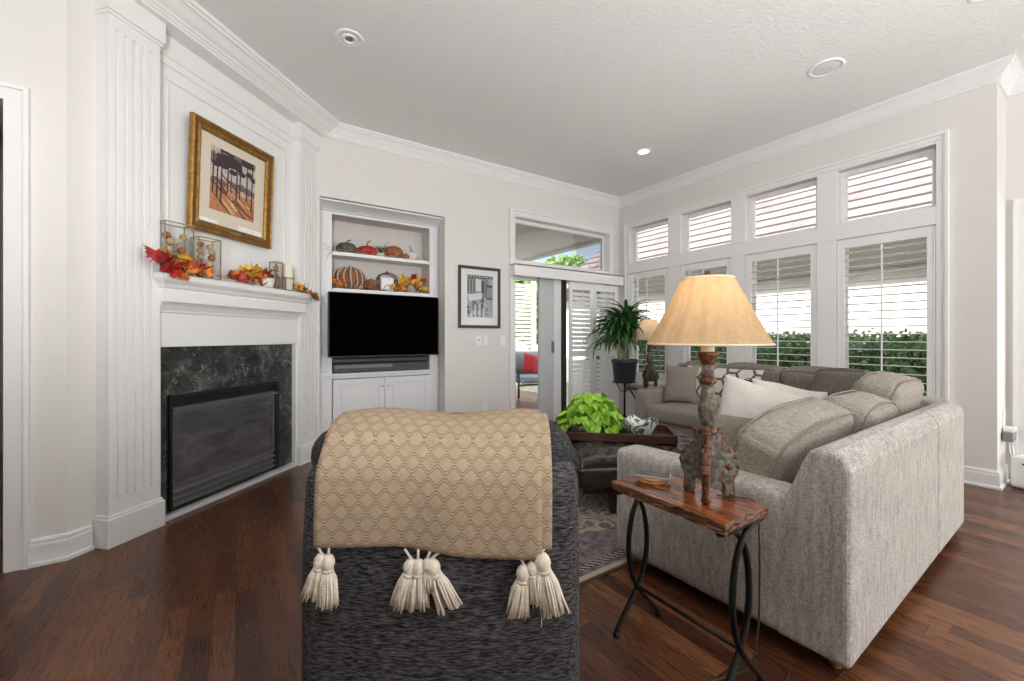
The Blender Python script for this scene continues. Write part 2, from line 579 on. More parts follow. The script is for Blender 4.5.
def m_rug():
    t = NT('rug_weave')
    tc = t.n('TexCoord')
    sp = t.n('SeparateXYZ')
    t.l(tc.outputs['Object'], sp.inputs[0])
    hx, hy = 1.45, 1.05
    dx = t.math('SUBTRACT', hx, t.math('ABSOLUTE', sp.outputs[0]))
    dy = t.math('SUBTRACT', hy, t.math('ABSOLUTE', sp.outputs[1]))
    d = t.math('MINIMUM', dx, dy)
    v = t.coord()
    vor = t.n('TexVoronoi')
    vor.inputs['Scale'].default_value = 3.6
    t.l(v, vor.inputs['Vector'])
    fl = t.noise(v, 4.2, 2.0, 0.5, 1.8)
    pet = t.ramp(t.math('ABSOLUTE', t.math('SUBTRACT', fl, 0.5)), [(0.0, (0.15, 0.115, 0.085)), (0.020, (0.12, 0.09, 0.075)), (0.027, (0.40, 0.32, 0.25)), (0.12, (0.44, 0.36, 0.29)), (0.16, (0.19, 0.14, 0.155))])
    flo = t.ramp(vor.outputs['Distance'], [(0.0, (0.30, 0.20, 0.14)), (0.10, (0.12, 0.09, 0.10)), (0.18, (0.45, 0.37, 0.30)), (0.24, (0.45, 0.37, 0.30))])
    field = t.mix(t.math('LESS_THAN', vor.outputs['Distance'], 0.22), pet, flo)
    band = t.ramp(t.noise(v, 24.0, 3.0), [(0.35, (0.12, 0.09, 0.105)), (0.6, (0.25, 0.205, 0.22))])
    w = t.math('FRACT', t.math('MULTIPLY', t.math('ADD', sp.outputs[0], sp.outputs[1]), 28.0))
    stitch = t.mix(t.math('GREATER_THAN', w, 0.5), (0.035, 0.03, 0.035), (0.42, 0.36, 0.31))
    col = t.mix(t.math('LESS_THAN', d, 0.34), field, band)
    col = t.mix(t.math('LESS_THAN', d, 0.115), col, stitch)
    col = t.mix(t.math('LESS_THAN', d, 0.08), col, band)
    col = t.mix(t.math('LESS_THAN', d, 0.045), col, (0.47, 0.39, 0.32))
    col = t.mix(t.math('LESS_THAN', d, 0.012), col, (0.10, 0.06, 0.045))
    t.base(col)
    t.bump(t.noise(v, 260.0, 2.0), 0.5, 0.004)
    t.set(Roughness=0.95, Specular_IOR_Level=0.1)
    M['rug_weave'] = t.m


m_rug()


def m_roof():
    t = NT('roof_tiles')
    tc = t.n('TexCoord')
    sp = t.n('SeparateXYZ')
    t.l(tc.outputs['Object'], sp.inputs[0])
    s, y = sp.outputs[0], sp.outputs[1]
    a = t.math('DIVIDE', s, 0.40)
    row = t.math('FLOOR', a)
    fr = t.math('FRACT', a)
    b = t.math('ADD', t.math('DIVIDE', y, 0.36), t.math('MULTIPLY', t.math('FRACT', t.math('MULTIPLY', row, 0.37)), 1.0))
    cb = t.n('CombineXYZ')
    t.l(row, cb.inputs[0])
    t.l(t.math('FLOOR', b), cb.inputs[1])
    w = t.n('TexWhiteNoise', noise_dimensions='2D')
    t.l(cb.outputs[0], w.inputs['Vector'])
    col = t.ramp(w.outputs['Value'], [(0.0, (0.19, 0.145, 0.14)), (0.5, (0.225, 0.19, 0.185)), (1.0, (0.26, 0.235, 0.23))])
    fb = t.math('FRACT', b)
    col = t.mix(t.math('LESS_THAN', fb, 0.05), col, (0.30, 0.24, 0.24))
    col = t.mix(t.math('LESS_THAN', fr, 0.26), col, (0.03, 0.022, 0.022))
    t.base(col)
    t.set(Roughness=0.85)
    M['roof_tiles'] = t.m


m_roof()


def m_bowl():
    t = NT('bowl_glaze')
    v = t.coord()
    f = t.noise(v, 16.0, 2.0, 0.5, 1.5)
    t.base(t.ramp(f, [(0.40, (0.10, 0.13, 0.10)), (0.47, (0.16, 0.20, 0.16)), (0.50, (0.66, 0.68, 0.66)), (0.75, (0.74, 0.74, 0.72))]))
    t.set(Roughness=0.15)
    M['bowl_glaze'] = t.m


m_bowl()
for nm_, c_ in {'ink_dark': (0.045, 0.030, 0.035), 'ink_sky': (0.50, 0.44, 0.40), 'ink_orange': (0.46, 0.20, 0.08), 'ink_light': (0.66, 0.42, 0.22),
                'ink_brown': (0.17, 0.065, 0.04), 'ink_purple': (0.16, 0.12, 0.13), 'grey_a': (0.07, 0.07, 0.08), 'grey_b': (0.22, 0.22, 0.24),
                'grey_c': (0.42, 0.42, 0.45), 'grey_d': (0.72, 0.72, 0.74), 'label_white': (0.82, 0.82, 0.80)}.items():
    plain(nm_, c_, 0.7, var=0.2 if nm_.startswith('ink') else 0.1, vscale=60)


# ------------------------------------------------------------------ mesh builder
class MB:
    def __init__(s):
        s.v = []
        s.f = []
        s.mi = []
        s.sm = []
        s.uv = {}

    def add(s, verts, faces, m=0, smooth=False, T=None):
        o = len(s.v)
        for p in verts:
            p = Vector(p)
            if T is not None:
                p = T @ p
            s.v.append(p)
        for f in faces:
            s.f.append([i + o for i in f])
            s.mi.append(m)
            s.sm.append(smooth)
        return o

    def box(s, x0, x1, y0, y1, z0, z1, m=0, T=None):
        vs_ = [(x, y, z) for z in (z0, z1) for y in (y0, y1) for x in (x0, x1)]
        s.add(vs_, [(0, 2, 3, 1), (4, 5, 7, 6), (0, 1, 5, 4), (2, 6, 7, 3), (0, 4, 6, 2), (1, 3, 7, 5)], m, False, T)
        return s

    def prism(s, poly, a0, a1, axis='z', m=0, smooth=False, T=None):
        """poly: 2-D points; extruded along axis between a0 and a1. x: (y,z) plane; y: (x,z); z: (x,y)"""
        def mk(p, a):
            return {'x': (a, p[0], p[1]), 'y': (p[0], a, p[1]), 'z': (p[0], p[1], a)}[axis]
        n = len(poly)
        vs_ = [mk(p, a0) for p in poly] + [mk(p, a1) for p in poly]
        fs = [tuple(range(n)), tuple(range(2 * n - 1, n - 1, -1))]
        o = s.add(vs_, fs, m, False, T)
        for i in range(n):
            j = (i + 1) % n
            s.f.append([o + i, o + n + i, o + n + j, o + j])
            s.mi.append(m)
            s.sm.append(smooth)
        return s

    def poly(s, pts, m=0):
        s.add(pts, [tuple(range(len(pts)))], m)
        return s

    def lathe(s, prof, c=(0, 0, 0), seg=24, m=0, smooth=True, rib=None, T=None, cap=True):
        vs_ = []
        for r, z in prof:
            for k in range(seg):
                a = 2 * PI * k / seg
                rr = r * (rib(a, z) if rib else 1.0)
                vs_.append((c[0] + rr * math.cos(a), c[1] + rr * math.sin(a), c[2] + z))
        fs = []
        n = len(prof)
        for i in range(n - 1):
            for k in range(seg):
                k2 = (k + 1) % seg
                fs.append((i * seg + k, i * seg + k2, (i + 1) * seg + k2, (i + 1) * seg + k))
        if cap:
            if prof[0][0] > 1e-5:
                fs.append(tuple(range(seg - 1, -1, -1)))
            if prof[-1][0] > 1e-5:
                fs.append(tuple((n - 1) * seg + k for k in range(seg)))
        s.add(vs_, fs, m, smooth, T)
        return s

    def tube(s, pts, r, seg=8, m=0, closed=False, flat=1.0, T=None):
        pts = [Vector(p) for p in pts]
        n = len(pts)
        vs_ = []
        up = Vector((0, 0, 1))
        prev = None
        for i, p in enumerate(pts):
            if closed:
                t = pts[(i + 1) % n] - pts[i - 1]
            else:
                t = pts[min(i + 1, n - 1)] - pts[max(i - 1, 0)]
            if t.length < 1e-9:
                t = Vector((0, 0, 1))
            t.normalize()
            if prev is None:
                a = up if abs(t.z) < 0.95 else Vector((1, 0, 0))
                u = t.cross(a).normalized()
            else:
                u = (prev - t * prev.dot(t))
                u = u.normalized() if u.length > 1e-6 else t.orthogonal().normalized()
            prev = u
            w = t.cross(u)
            rr = r[i] if isinstance(r, (list, tuple)) else r
            for k in range(seg):
                a = 2 * PI * k / seg
                vs_.append(p + u * (rr * math.cos(a)) + w * (rr * flat * math.sin(a)))
        fs = []
        for i in range(n if closed else n - 1):
            j = (i + 1) % n
            for k in range(seg):
                k2 = (k + 1) % seg
                fs.append((i * seg + k, i * seg + k2, j * seg + k2, j * seg + k))
        if not closed:
            fs.append(tuple(range(seg - 1, -1, -1)))
            fs.append(tuple((n - 1) * seg + k for k in range(seg)))
        s.add(vs_, fs, m, True, T)
        return s

    def grid(s, fn, nu, nv, m=0, smooth=True, uv=None):
        o = len(s.v)
        vs_ = []
        for j in range(nv + 1):
            for i in range(nu + 1):
                vs_.append(fn(i / nu, j / nv))
                if uv:
                    s.uv[o + j * (nu + 1) + i] = uv(i / nu, j / nv)
        fs = [(j * (nu + 1) + i, j * (nu + 1) + i + 1, (j + 1) * (nu + 1) + i + 1, (j + 1) * (nu + 1) + i) for j in range(nv) for i in range(nu)]
        s.add(vs_, fs, m, smooth)
        return s

    def ball(s, c, rx, ry=None, rz=None, seg=16, ring=10, m=0, T=None):
        ry = rx if ry is None else ry
        rz = rx if rz is None else rz
        vs_ = [(c[0], c[1], c[2] - rz)]
        for i in range(1, ring):
            ph = -PI / 2 + PI * i / ring
            for k in range(seg):
                a = 2 * PI * k / seg
                vs_.append((c[0] + rx * math.cos(ph) * math.cos(a), c[1] + ry * math.cos(ph) * math.sin(a), c[2] + rz * math.sin(ph)))
        vs_.append((c[0], c[1], c[2] + rz))
        fs = []
        for k in range(seg):
            fs.append((0, 1 + (k + 1) % seg, 1 + k))
            fs.append((len(vs_) - 1, 1 + (ring - 2) * seg + k, 1 + (ring - 2) * seg + (k + 1) % seg))
        for i in range(ring - 2):
            for k in range(seg):
                k2 = (k + 1) % seg
                a = 1 + i * seg
                fs.append((a + k, a + k2, a + seg + k2, a + seg + k))
        s.add(vs_, fs, m, True, T)
        return s

    def soft(s, size, r, puff=(0, 0, 0), nz=0.0, nsc=5.0, seed=0, n=14, T=None, m=0, fn=None, uvax=None):
        """rounded, puffed box centred on the origin, then moved by T"""
        hx, hy, hz = (k / 2 for k in size)
        idx = {}
        vs_ = []
        fs = []
        def lv(i):
            t = 2 * i / n - 1
            return math.copysign(1 - (1 - abs(t)) ** 1.5, t)
        def vert(a):
            if a in idx:
                return idx[a]
            u, v, w = (lv(k) for k in a)
            p = Vector((u * hx, v * hy, w * hz))
            rr = min(r, hx, hy, hz)
            inn = Vector((max(-(hx - rr), min(hx - rr, p.x)), max(-(hy - rr), min(hy - rr, p.y)), max(-(hz - rr), min(hz - rr, p.z))))
            d = p - inn
            q = inn + d.normalized() * rr if d.length > 1e-9 else p
            q.x += puff[0] * u * (1 - v * v) * (1 - w * w)
            q.y += puff[1] * v * (1 - u * u) * (1 - w * w)
            q.z += puff[2] * w * (1 - u * u) * (1 - v * v)
            if nz:
                nn = noise.noise_vector(q * nsc + Vector((seed * 3.1, seed * 1.7, seed * 5.3)))
                q += nn * nz
            if fn:
                q = fn(q, u, v, w)
            idx[a] = len(vs_)
            vs_.append(q)
            return idx[a]
        for ax in range(3):
            o1, o2 = [(1, 2), (2, 0), (0, 1)][ax]
            for side in (0, n):
                for i in range(n):
                    for j in range(n):
                        q = []
                        for di, dj in ((0, 0), (1, 0), (1, 1), (0, 1)):
                            a = [0, 0, 0]
                            a[ax] = side
                            a[o1] = i + di
                            a[o2] = j + dj
                            q.append(vert(tuple(a)))
                        fs.append(tuple(q) if side else tuple(reversed(q)))
        o = len(s.v)
        if uvax:
            for i, p in enumerate(vs_):
                s.uv[o + i] = (p[uvax[0]], p[uvax[1]])
        s.add(vs_, fs, m, True, T)
        return s

    def build(s, name, mats, parent=None, bevel=0.0, subsurf=0, solid=0.0, seg=2, loc=None, recalc=True):
        if isinstance(mats, str):
            mats = [mats]
        me = bpy.data.meshes.new(name)
        me.from_pydata([tuple(p) for p in s.v], [], s.f)
        for mm in mats:
            me.materials.append(M[mm])
        me.polygons.foreach_set('material_index', s.mi)
        me.polygons.foreach_set('use_smooth', s.sm)
        if s.uv:
            ul = me.uv_layers.new(name='UVMap')
            for lp in me.loops:
                ul.data[lp.index].uv = s.uv.get(lp.vertex_index, (0, 0))
        if recalc:
            bm = bmesh.new()
            bm.from_mesh(me)
            bmesh.ops.recalc_face_normals(bm, faces=bm.faces)
            bm.to_mesh(me)
            bm.free()
        me.update()
        o = bpy.data.objects.new(name, me)
        C.objects.link(o)
        if parent is not None:
            o.parent = parent
        if loc:
            o.location = loc
        if solid:
            md = o.modifiers.new('solid', 'SOLIDIFY')
            md.thickness = solid
            md.offset = 0
        if bevel:
            md = o.modifiers.new('bevel', 'BEVEL')
            md.width = bevel
            md.segments = seg
            md.limit_method = 'ANGLE'
            md.angle_limit = R_(40)
        if subsurf:
            md = o.modifiers.new('sub', 'SUBSURF')
            md.levels = subsurf
            md.render_levels = subsurf
        return o


def tag(o, label, cat, group=None, kind=None):
    o['label'] = label
    o['category'] = cat
    if group:
        o['group'] = group
    if kind:
        o['kind'] = kind
    return o


def struct(o, label=None, cat=None):
    o['kind'] = 'structure'
    if label:
        o['label'] = label
    if cat:
        o['category'] = cat
    return o


def thing(name, label, cat, loc=(0, 0, 0), rz=0.0, group=None):
    o = bpy.data.objects.new(name, None)
    o.empty_display_size = 0.1
    o.location = loc
    o.rotation_euler = (0, 0, rz)
    C.objects.link(o)
    return tag(o, label, cat, group)


def TR(loc=(0, 0, 0), rx=0, ry=0, rz=0, sc=1.0):
    return Matrix.Translation(loc) @ Matrix.Rotation(rz, 4, 'Z') @ Matrix.Rotation(ry, 4, 'Y') @ Matrix.Rotation(rx, 4, 'X') @ Matrix.Scale(sc, 4)


def moulding(path, prof, m=0, mb=None):
    """path: (x,y) polyline, room on its right-hand side; prof: closed list of (out, z)"""
    mb = mb or MB()
    P = [Vector((p[0], p[1])) for p in path]
    n = len(P)
    rows = []
    for i in range(n):
        ns = []
        if i > 0:
            d = (P[i] - P[i - 1]).normalized()
            ns.append(Vector((d.y, -d.x)))
        if i < n - 1:
            d = (P[i + 1] - P[i]).normalized()
            ns.append(Vector((d.y, -d.x)))
        if len(ns) == 2:
            mm = (ns[0] + ns[1]).normalized()
            mm = mm / max(0.2, mm.dot(ns[0]))
        else:
            mm = ns[0]
        rows.append([(P[i].x + mm.x * o, P[i].y + mm.y * o, z) for o, z in prof])
    k = len(prof)
    vs_ = [p for r in rows for p in r]
    fs = []
    for i in range(n - 1):
        for j in range(k):
            j2 = (j + 1) % k
            fs.append((i * k + j, i * k + j2, (i + 1) * k + j2, (i + 1) * k + j))
    fs.append(tuple(range(k)))
    fs.append(tuple((n - 1) * k + j for j in range(k - 1, -1, -1)))
    mb.add(vs_, fs, m)
    return mb


CEIL = 3.345
YL_ = 3.33
W = 5.005
D = 4.52
CROWN = [(0, CEIL - 0.135), (0.012, CEIL - 0.135), (0.014, CEIL - 0.118), (0.022, CEIL - 0.112), (0.026, CEIL - 0.100), (0.040, CEIL - 0.082), (0.058, CEIL - 0.055),
         (0.072, CEIL - 0.040), (0.084, CEIL - 0.034), (0.086, CEIL - 0.022), (0.098, CEIL - 0.018), (0.100, CEIL), (0, CEIL)]
BASE = [(0, 0), (0.026, 0), (0.026, 0.018), (0.016, 0.022), (0.016, 0.105), (0.012, 0.118), (0.014, 0.128), (0.008, 0.140), (0, 0.142)]
# ------------------------------------------------------------------ the room shell
struct(MB().box(-4.6, 5.42, -3.0, 8.0, -0.12, 0.0).build('floor', 'oak_floor'))
b = MB().box(-4.6, 5.22, 0.77, 4.70, CEIL, CEIL + 0.2).box(-4.6, 5.60, -3.0, 0.77, CEIL, CEIL + 0.2).box(-4.6, 0.35, 4.70, 8.0, CEIL, CEIL + 0.2)
struct(b.build('ceiling', 'ceiling_texture'))
# unseen left and half rear wall added to hold back light, the rest is open to the daylight
struct(MB().box(-4.74, -4.6, -3.0, YL_, 0, CEIL).build('added_wall_west', 'wall_paint'))
struct(MB().box(-4.74, 1.3, -3.14, -3.0, 0, CEIL).build('added_wall_south', 'wall_paint'))
# back wall with the niche and the patio door opening
b = MB()
b.box(0.30, 0.69, D, D + 0.14, 0, CEIL)
b.box(0.69, 2.046, D, D + 0.14, 2.61, CEIL)
b.box(2.046, 3.03, D, D + 0.14, 0, CEIL)
b.box(3.03, 4.77, D, D + 0.14, 2.785, CEIL)
b.box(4.77, W + 0.14, D, D + 0.14, 0, CEIL)
struct(b.build('wall_back', 'wall_paint'))
# niche shell
b = MB()
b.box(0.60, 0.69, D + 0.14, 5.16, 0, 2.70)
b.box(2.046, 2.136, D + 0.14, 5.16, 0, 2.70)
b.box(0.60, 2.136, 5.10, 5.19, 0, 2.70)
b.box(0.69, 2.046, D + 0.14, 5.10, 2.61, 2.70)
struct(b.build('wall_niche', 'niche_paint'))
# right wall: openings of four lower windows and four transoms
WY = [(3.622, 4.307), (2.742, 3.432), (1.850, 2.570), (0.972, 1.678)]
SILL, HEAD, TB, TT = 0.60, 2.165, 2.315, 2.852
b = MB()
b.box(W, W + 0.14, 0.63, 0.972, 0, CEIL)
b.box(W, W + 0.14, 4.307, D, 0, CEIL)
prev = None
for (y0, y1) in WY:
    b.box(W, W + 0.14, y0, y1, 0, SILL)
    b.box(W, W + 0.14, y0, y1, HEAD, TB)
    b.box(W, W + 0.14, y0, y1, TT, CEIL)
for i in range(3):
    b.box(W, W + 0.14, WY[i + 1][1], WY[i][0], 0, CEIL)
b.box(W + 0.14, 5.53, 0.63, 0.77, 0, CEIL)          # the return at the corner
struct(b.build('wall_right', 'wall_paint'))
XR = 5.39
b = MB()
b.box(XR, XR + 0.14, 0.50, 0.63, 0, CEIL)
b.box(XR, XR + 0.14, -1.6, 0.50, 2.25, CEIL)
b.box(XR, XR + 0.14, -3.0, -1.6, 0, CEIL)
struct(b.build('wall_recess', 'wall_paint'))
b = MB()
b.box(XR - 0.022, XR, 0.50, 0.592, 0, 2.34).box(XR - 0.022, XR, -1.6, 0.50, 2.25, 2.34).box(XR - 0.03, XR - 0.022, 0.565, 0.592, 0, 2.34)
struct(b.build('door_2', 'white_trim', bevel=0.004))
# left wall beside the fireplace, with a cased opening
YL = 3.21
b = MB()
b.box(-0.985, -0.764, YL, YL + 0.12, 0, CEIL)
b.box(-2.15, -0.985, YL, YL + 0.12, 2.42, CEIL)
b.box(-4.6, -2.15, YL, YL + 0.12, 0, CEIL)
struct(b.build('wall_left', 'wall_paint'))
b = MB()
b.box(-0.985, -0.895, YL - 0.020, YL, 0, 2.49)
b.box(-2.235, -2.15, YL - 0.020, YL, 0, 2.49)
b.box(-2.15, -0.985, YL - 0.020, YL, 2.41, 2.49)
b.box(-0.915, -0.895, YL - 0.032, YL - 0.020, 0, 2.49)
b.box(-2.235, -0.915, YL - 0.032, YL - 0.020, 2.47, 2.49)
b.box(-0.988, -0.985, YL - 0.015, YL + 0.14, 0, 2.42)
b.box(-2.15, -2.135, YL - 0.02, YL + 0.14, 0, 2.42)
struct(b.build('door_3', 'white_trim', bevel=0.005))
b = MB()
b.box(-3.2, 0.3, 6.6, 6.72, 0, CEIL)
b.box(-3.32, -3.2, YL + .12, 6.72, 0, CEIL)
struct(b.build('wall_hall', 'dim_wall'))
# fireplace wall at 45 degrees: local frame fx (x along the wall, -y into the room)
F0 = Vector((2.79 - 2.81, 2.79 + 2.81, 0)) / math.sqrt(2)
def fire_root(name):
    o = bpy.data.objects.new(name, None)
    o.location = F0
    o.rotation_euler = (0, 0, PI / 4)
    C.objects.link(o)
    return o
FM = Matrix.Translation(F0) @ Matrix.Rotation(PI / 4, 4, 'Z')
b = MB()
b.box(-1.06, -0.62, 0, 0.14, 0, CEIL, T=FM)
b.box(0.62, 0.81, 0, 0.14, 0, CEIL, T=FM)
b.box(-0.62, 0.62, 0, 0.14, 1.16, CEIL, T=FM)
struct(b.build('wall_fireplace', 'wall_paint'))

# baseboards and crown
k2 = (F0.x - 1.0, F0.y - 1.0)
pl = FM @ Vector((-0.95, 0, 0))
b = moulding([(-0.895, YL), (-0.764, YL), (pl.x, pl.y)], BASE)
struct(b.build('baseboard_left', 'white_trim'))
struct(moulding([(-4.6, YL), (-2.235, YL)], BASE).build('baseboard_hall', 'white_trim'))
struct(moulding([(2.05, D), (2.94, D)], BASE).build('baseboard_back', 'white_trim'))
struct(moulding([(W, 4.40), (W, 0.63), (XR, 0.63), (XR, 0.592)], BASE).build('baseboard_right', 'white_trim'))
struct(moulding([(0.60, D), (W, D), (W, 0.63), (XR, 0.63), (XR, -3.0)], CROWN).build('trim_1', 'white_trim'))
struct(moulding([(-4.6, YL), (-0.764, YL), (pl.x, pl.y)], CROWN).build('trim_2', 'white_trim'))
# big crown over the fireplace
BIG = [(-0.10, 3.200), (0.036, 3.200), (0.038, 3.214), (0.048, 3.218), (0.051, 3.230), (0.064, 3.236), (0.070, 3.248), (0.094, 3.262), (0.122, 3.292), (0.136, 3.304),
       (0.154, 3.308), (0.158, 3.320), (0.174, 3.324), (0.182, CEIL), (-0.10, CEIL)]
a0 = FM @ Vector((-0.96, 0.0, 0))
a1 = FM @ Vector((-0.96, -0.115, 0))
a2 = FM @ Vector((0.93, -0.115, 0))
struct(moulding([(a0.x, a0.y), (a1.x, a1.y), (a2.x, a2.y), (a2.x + .3, a2.y + .3)], BIG).build('trim_3', 'white_trim'))

# ------------------------------------------------------------------ window casing and windows
b = MB()
x0, x1 = W - 0.018, W
b.box(x0, x1, 0.893, 0.972, 0.50, 2.94)
b.box(x0, x1, 4.307, 4.397, 0.50, 2.94)
b.box(x0, x1, 0.972, 4.307, TT, 2.94)
b.box(x0, x1, 0.972, 4.307, HEAD, TB)
b.box(x0, x1, 0.972, 4.307, 0.50, SILL)
for i in range(3):
    b.box(x0, x1, WY[i + 1][1], WY[i][0], SILL, HEAD)
    b.box(x0, x1, WY[i + 1][1], WY[i][0], TB, TT)
b.box(x0 - 0.016, x0, 0.893, 0.918, 0.50, 2.94)
b.box(x0 - 0.016, x0, 4.372, 4.397, 0.50, 2.94)
b.box(x0 - 0.016, x0, 0.918, 4.372, 2.915, 2.94)
b.box(x0 - 0.010, x0, 0.918, 4.372, 2.872, 2.880)
b.box(x0 - 0.010, x0, 0.918, 0.930, 0.50, 2.90)
b.box(x0 - 0.03, x0, 0.88, 4.41, 0.49, 0.515)
struct(b.build('trim_4', 'white_trim', bevel=0.003))
for i, (y0, y1) in enumerate(WY):
    # transom sash + reveal
    r = fire_root('window_%d' % (i + 1))
    r.location = (W, (y0 + y1) / 2, TB)
    r.rotation_euler = (0, 0, 0)
    struct(r)
    hw = (y1 - y0) / 2
    hh = TT - TB
    b = MB()
    for (ya, yb, za, zb) in ((-hw, hw, 0, .045), (-hw, hw, hh - .045, hh), (-hw, -hw + .045, .045, hh - .045), (hw - .045, hw, .045, hh - .045)):
        b.box(0.085, 0.13, ya, yb, za, zb)
    b.build('window_frame', 'white_trim', r, bevel=0.003)
    MB().box(0.105, 0.110, -hw + .045, hw - .045, .045, hh - .045).build('pane', 'pane_glass', r)
    r = fire_root('window_%d' % (i + 5))
    r.location = (W, (y0 + y1) / 2, SILL)
    r.rotation_euler = (0, 0, 0)
    struct(r)
    hh = HEAD - SILL
    b = MB()
    for (ya, yb, za, zb) in ((-hw, hw, 0, .05), (-hw, hw, hh - .05, hh), (-hw, -hw + .05, .05, hh - .05), (hw - .05, hw, .05, hh - .05)):
        b.box(0.10, 0.14, ya, yb, za, zb)
    b.build('window_frame', 'white_trim', r, bevel=0.003)
    MB().box(0.115, 0.120, -hw + .05, hw - .05, .05, hh - .05).build('pane', 'pane_glass', r)

SHL = ['white plantation shutter in the corner window, behind the tall leafy plant',
       'white plantation shutter half hidden behind the large lamp shade',
       'white plantation shutter to the right of the large lamp shade, with hedge outside',
       'widest white plantation shutter, nearest the room corner at right, above the sofa back']
for i, (y0, y1) in enumerate(WY):
    t = thing('plantation_shutter', SHL[i], 'shutter', (W, (y0 + y1) / 2, SILL), 0, 'shutters in the window wall')
    hw = (y1 - y0) / 2 - 0.004
    hh = HEAD - SILL - 0.006
    b = MB()
    st, tp = 0.055, 0.085
    xa, xb = -0.012, 0.022
    b.box(xa, xb, -hw, -hw + st, 0.006, hh).box(xa, xb, hw - st, hw, 0.006, hh)
    b.box(xa, xb, -hw + st, hw - st, 0.006, tp).box(xa, xb, -hw + st, hw - st, hh - tp, hh)
    b.box(xa - 0.006, xa, -hw, -hw + 0.012, 0.006, hh).box(xa - 0.006, xa, hw - 0.012, hw, 0.006, hh).box(xa - .006, xa, -hw, hw, hh - 0.012, hh)
    b.build('shutter_frame', 'white_trim', t, bevel=0.003)
    b = MB()
    z = tp + 0.035
    while z < hh - tp - 0.02:
        T = TR((0.006, 0, z), ry=R_(4))
        b.prism([(-0.032, 0), (-0.02, 0.0038), (0.02, 0.0038), (0.032, 0), (0.02, -0.0038), (-0.02, -0.0038)], -hw + st + .002, hw - st - .002, 'y', T=T)
        z += 0.0725
    b.build('louvers', 'white_trim', t)
    MB().box(-0.045, -0.033, -0.006, 0.006, tp + .02, hh - tp - .02).build('tilt_rod', 'white_trim', t, bevel=0.002)

# ------------------------------------------------------------------ patio door wall
b = MB()
b.box(2.941, 3.03, D - 0.02, D, 0, 2.86).box(4.77, 4.856, D - 0.02, D, 0, 2.86).box(3.03, 4.77, D - 0.02, D, 2.775, 2.86)
b.box(2.941, 2.962, D - 0.036, D - 0.02, 0, 2.86).box(4.835, 4.856, D - 0.036, D - 0.02, 0, 2.86).box(2.962, 4.835, D - 0.036, D - 0.02, 2.84, 2.86)
b.box(3.03, 4.77, D, D + 0.12, 2.06, 2.20)
b.box(3.02, 3.035, D - .02, D + 0.14, 0, 2.785).box(4.765, 4.78, D - .02, D + 0.14, 0, 2.785).box(3.03, 4.77, D - .02, D + .14, 2.770, 2.785)
struct(b.build('trim_5', 'white_trim', bevel=0.003))
r = fire_root('window_9')
r.location = (3.90, D + 0.09, 2.20)
r.rotation_euler = (0, 0, 0)
struct(r)
b = MB()
for (xa, xb, za, zb) in ((-.865, .865, 0, .035), (-.865, .865, .525, .572), (-.865, -.83, .035, .525), (.83, .865, .035, .525)):
    b.box(xa, xb, 0, 0.04, za, zb)
b.build('window_frame', 'white_trim', r, bevel=0.003)
MB().box(-.83, .83, 0.018, 0.023, .035, .525).build('pane', 'pane_glass', r)
# sliding glass door
r = fire_root('door_1')
r.location = (3.90, D + 0.06, 0)
r.rotation_euler = (0, 0, 0)
struct(r)
b = MB()
b.box(-.865, -.80, 0.03, 0.07, 0.02, 2.06).box(-.10, -0.02, 0.03, 0.07, 0.02, 2.06).box(-.80, -.10, .03, .07, 0.02, 0.12).box(-.80, -.10, .03, .07, 1.97, 2.06)
b.build('door_frame', 'white_trim', r, bevel=0.004)
MB().box(-.80, -.10, .047, .053, .12, 1.97).build('door_pane', 'pane_glass', r)
b = MB()
b.box(-.18, -.05, -0.03, 0.02, 0.02, 2.06).box(-.05, .80, -.02, .02, 0.02, .12).box(-.05, .80, -.02, .02, 1.97, 2.06).box(.76, .865, -0.02, 0.02, 0.02, 2.06)
b.build('door_frame', 'white_trim', r, bevel=0.004)
MB().box(-.05, .76, -.003, .003, .12, 1.97).build('door_pane', 'pane_glass', r)
MB().box(-.43, -.18, -0.02, 0.02, 0.02, 2.06).build('door_stile', 'lanai_ceiling', r, bevel=0.004)
MB().box(-.219, -.201, -0.042, -0.02, 0.98, 1.14).tube([(-.21, -.035, .98), (-.21, -.06, 1.0), (-.21, -.06, 1.12), (-.21, -.035, 1.14)], .008).build('door_handle', 'grey_plastic', r)
MB().box(-.045, .03, -0.05, -0.021, 0.0, 2.04).build('weatherstrip', 'black_plastic', r)
MB().box(-.865, .865, -.06, .08, 0, .02).build('threshold', 'chrome', r)
# valance over the door shutters
t = thing('valance_box', 'long white valance box above the patio door shutters', 'valance', (3.95, D - 0.04, 1.985))
MB().box(-1.005, 1.0, -0.10, -0.075, 0, 0.152).box(-1.005, -0.98, -0.075, 0.0, 0, 0.152).box(0.975, 1.0, -0.075, 0.0, 0, 0.152).box(-1.005, 1.0, -.10, 0.0, .132, .152).build('valance_board', 'white_trim', t, bevel=0.004)
MB().box(-0.97, 0.97, -0.055, -0.02, 0.112, 0.131).build('track', 'white_trim', t)
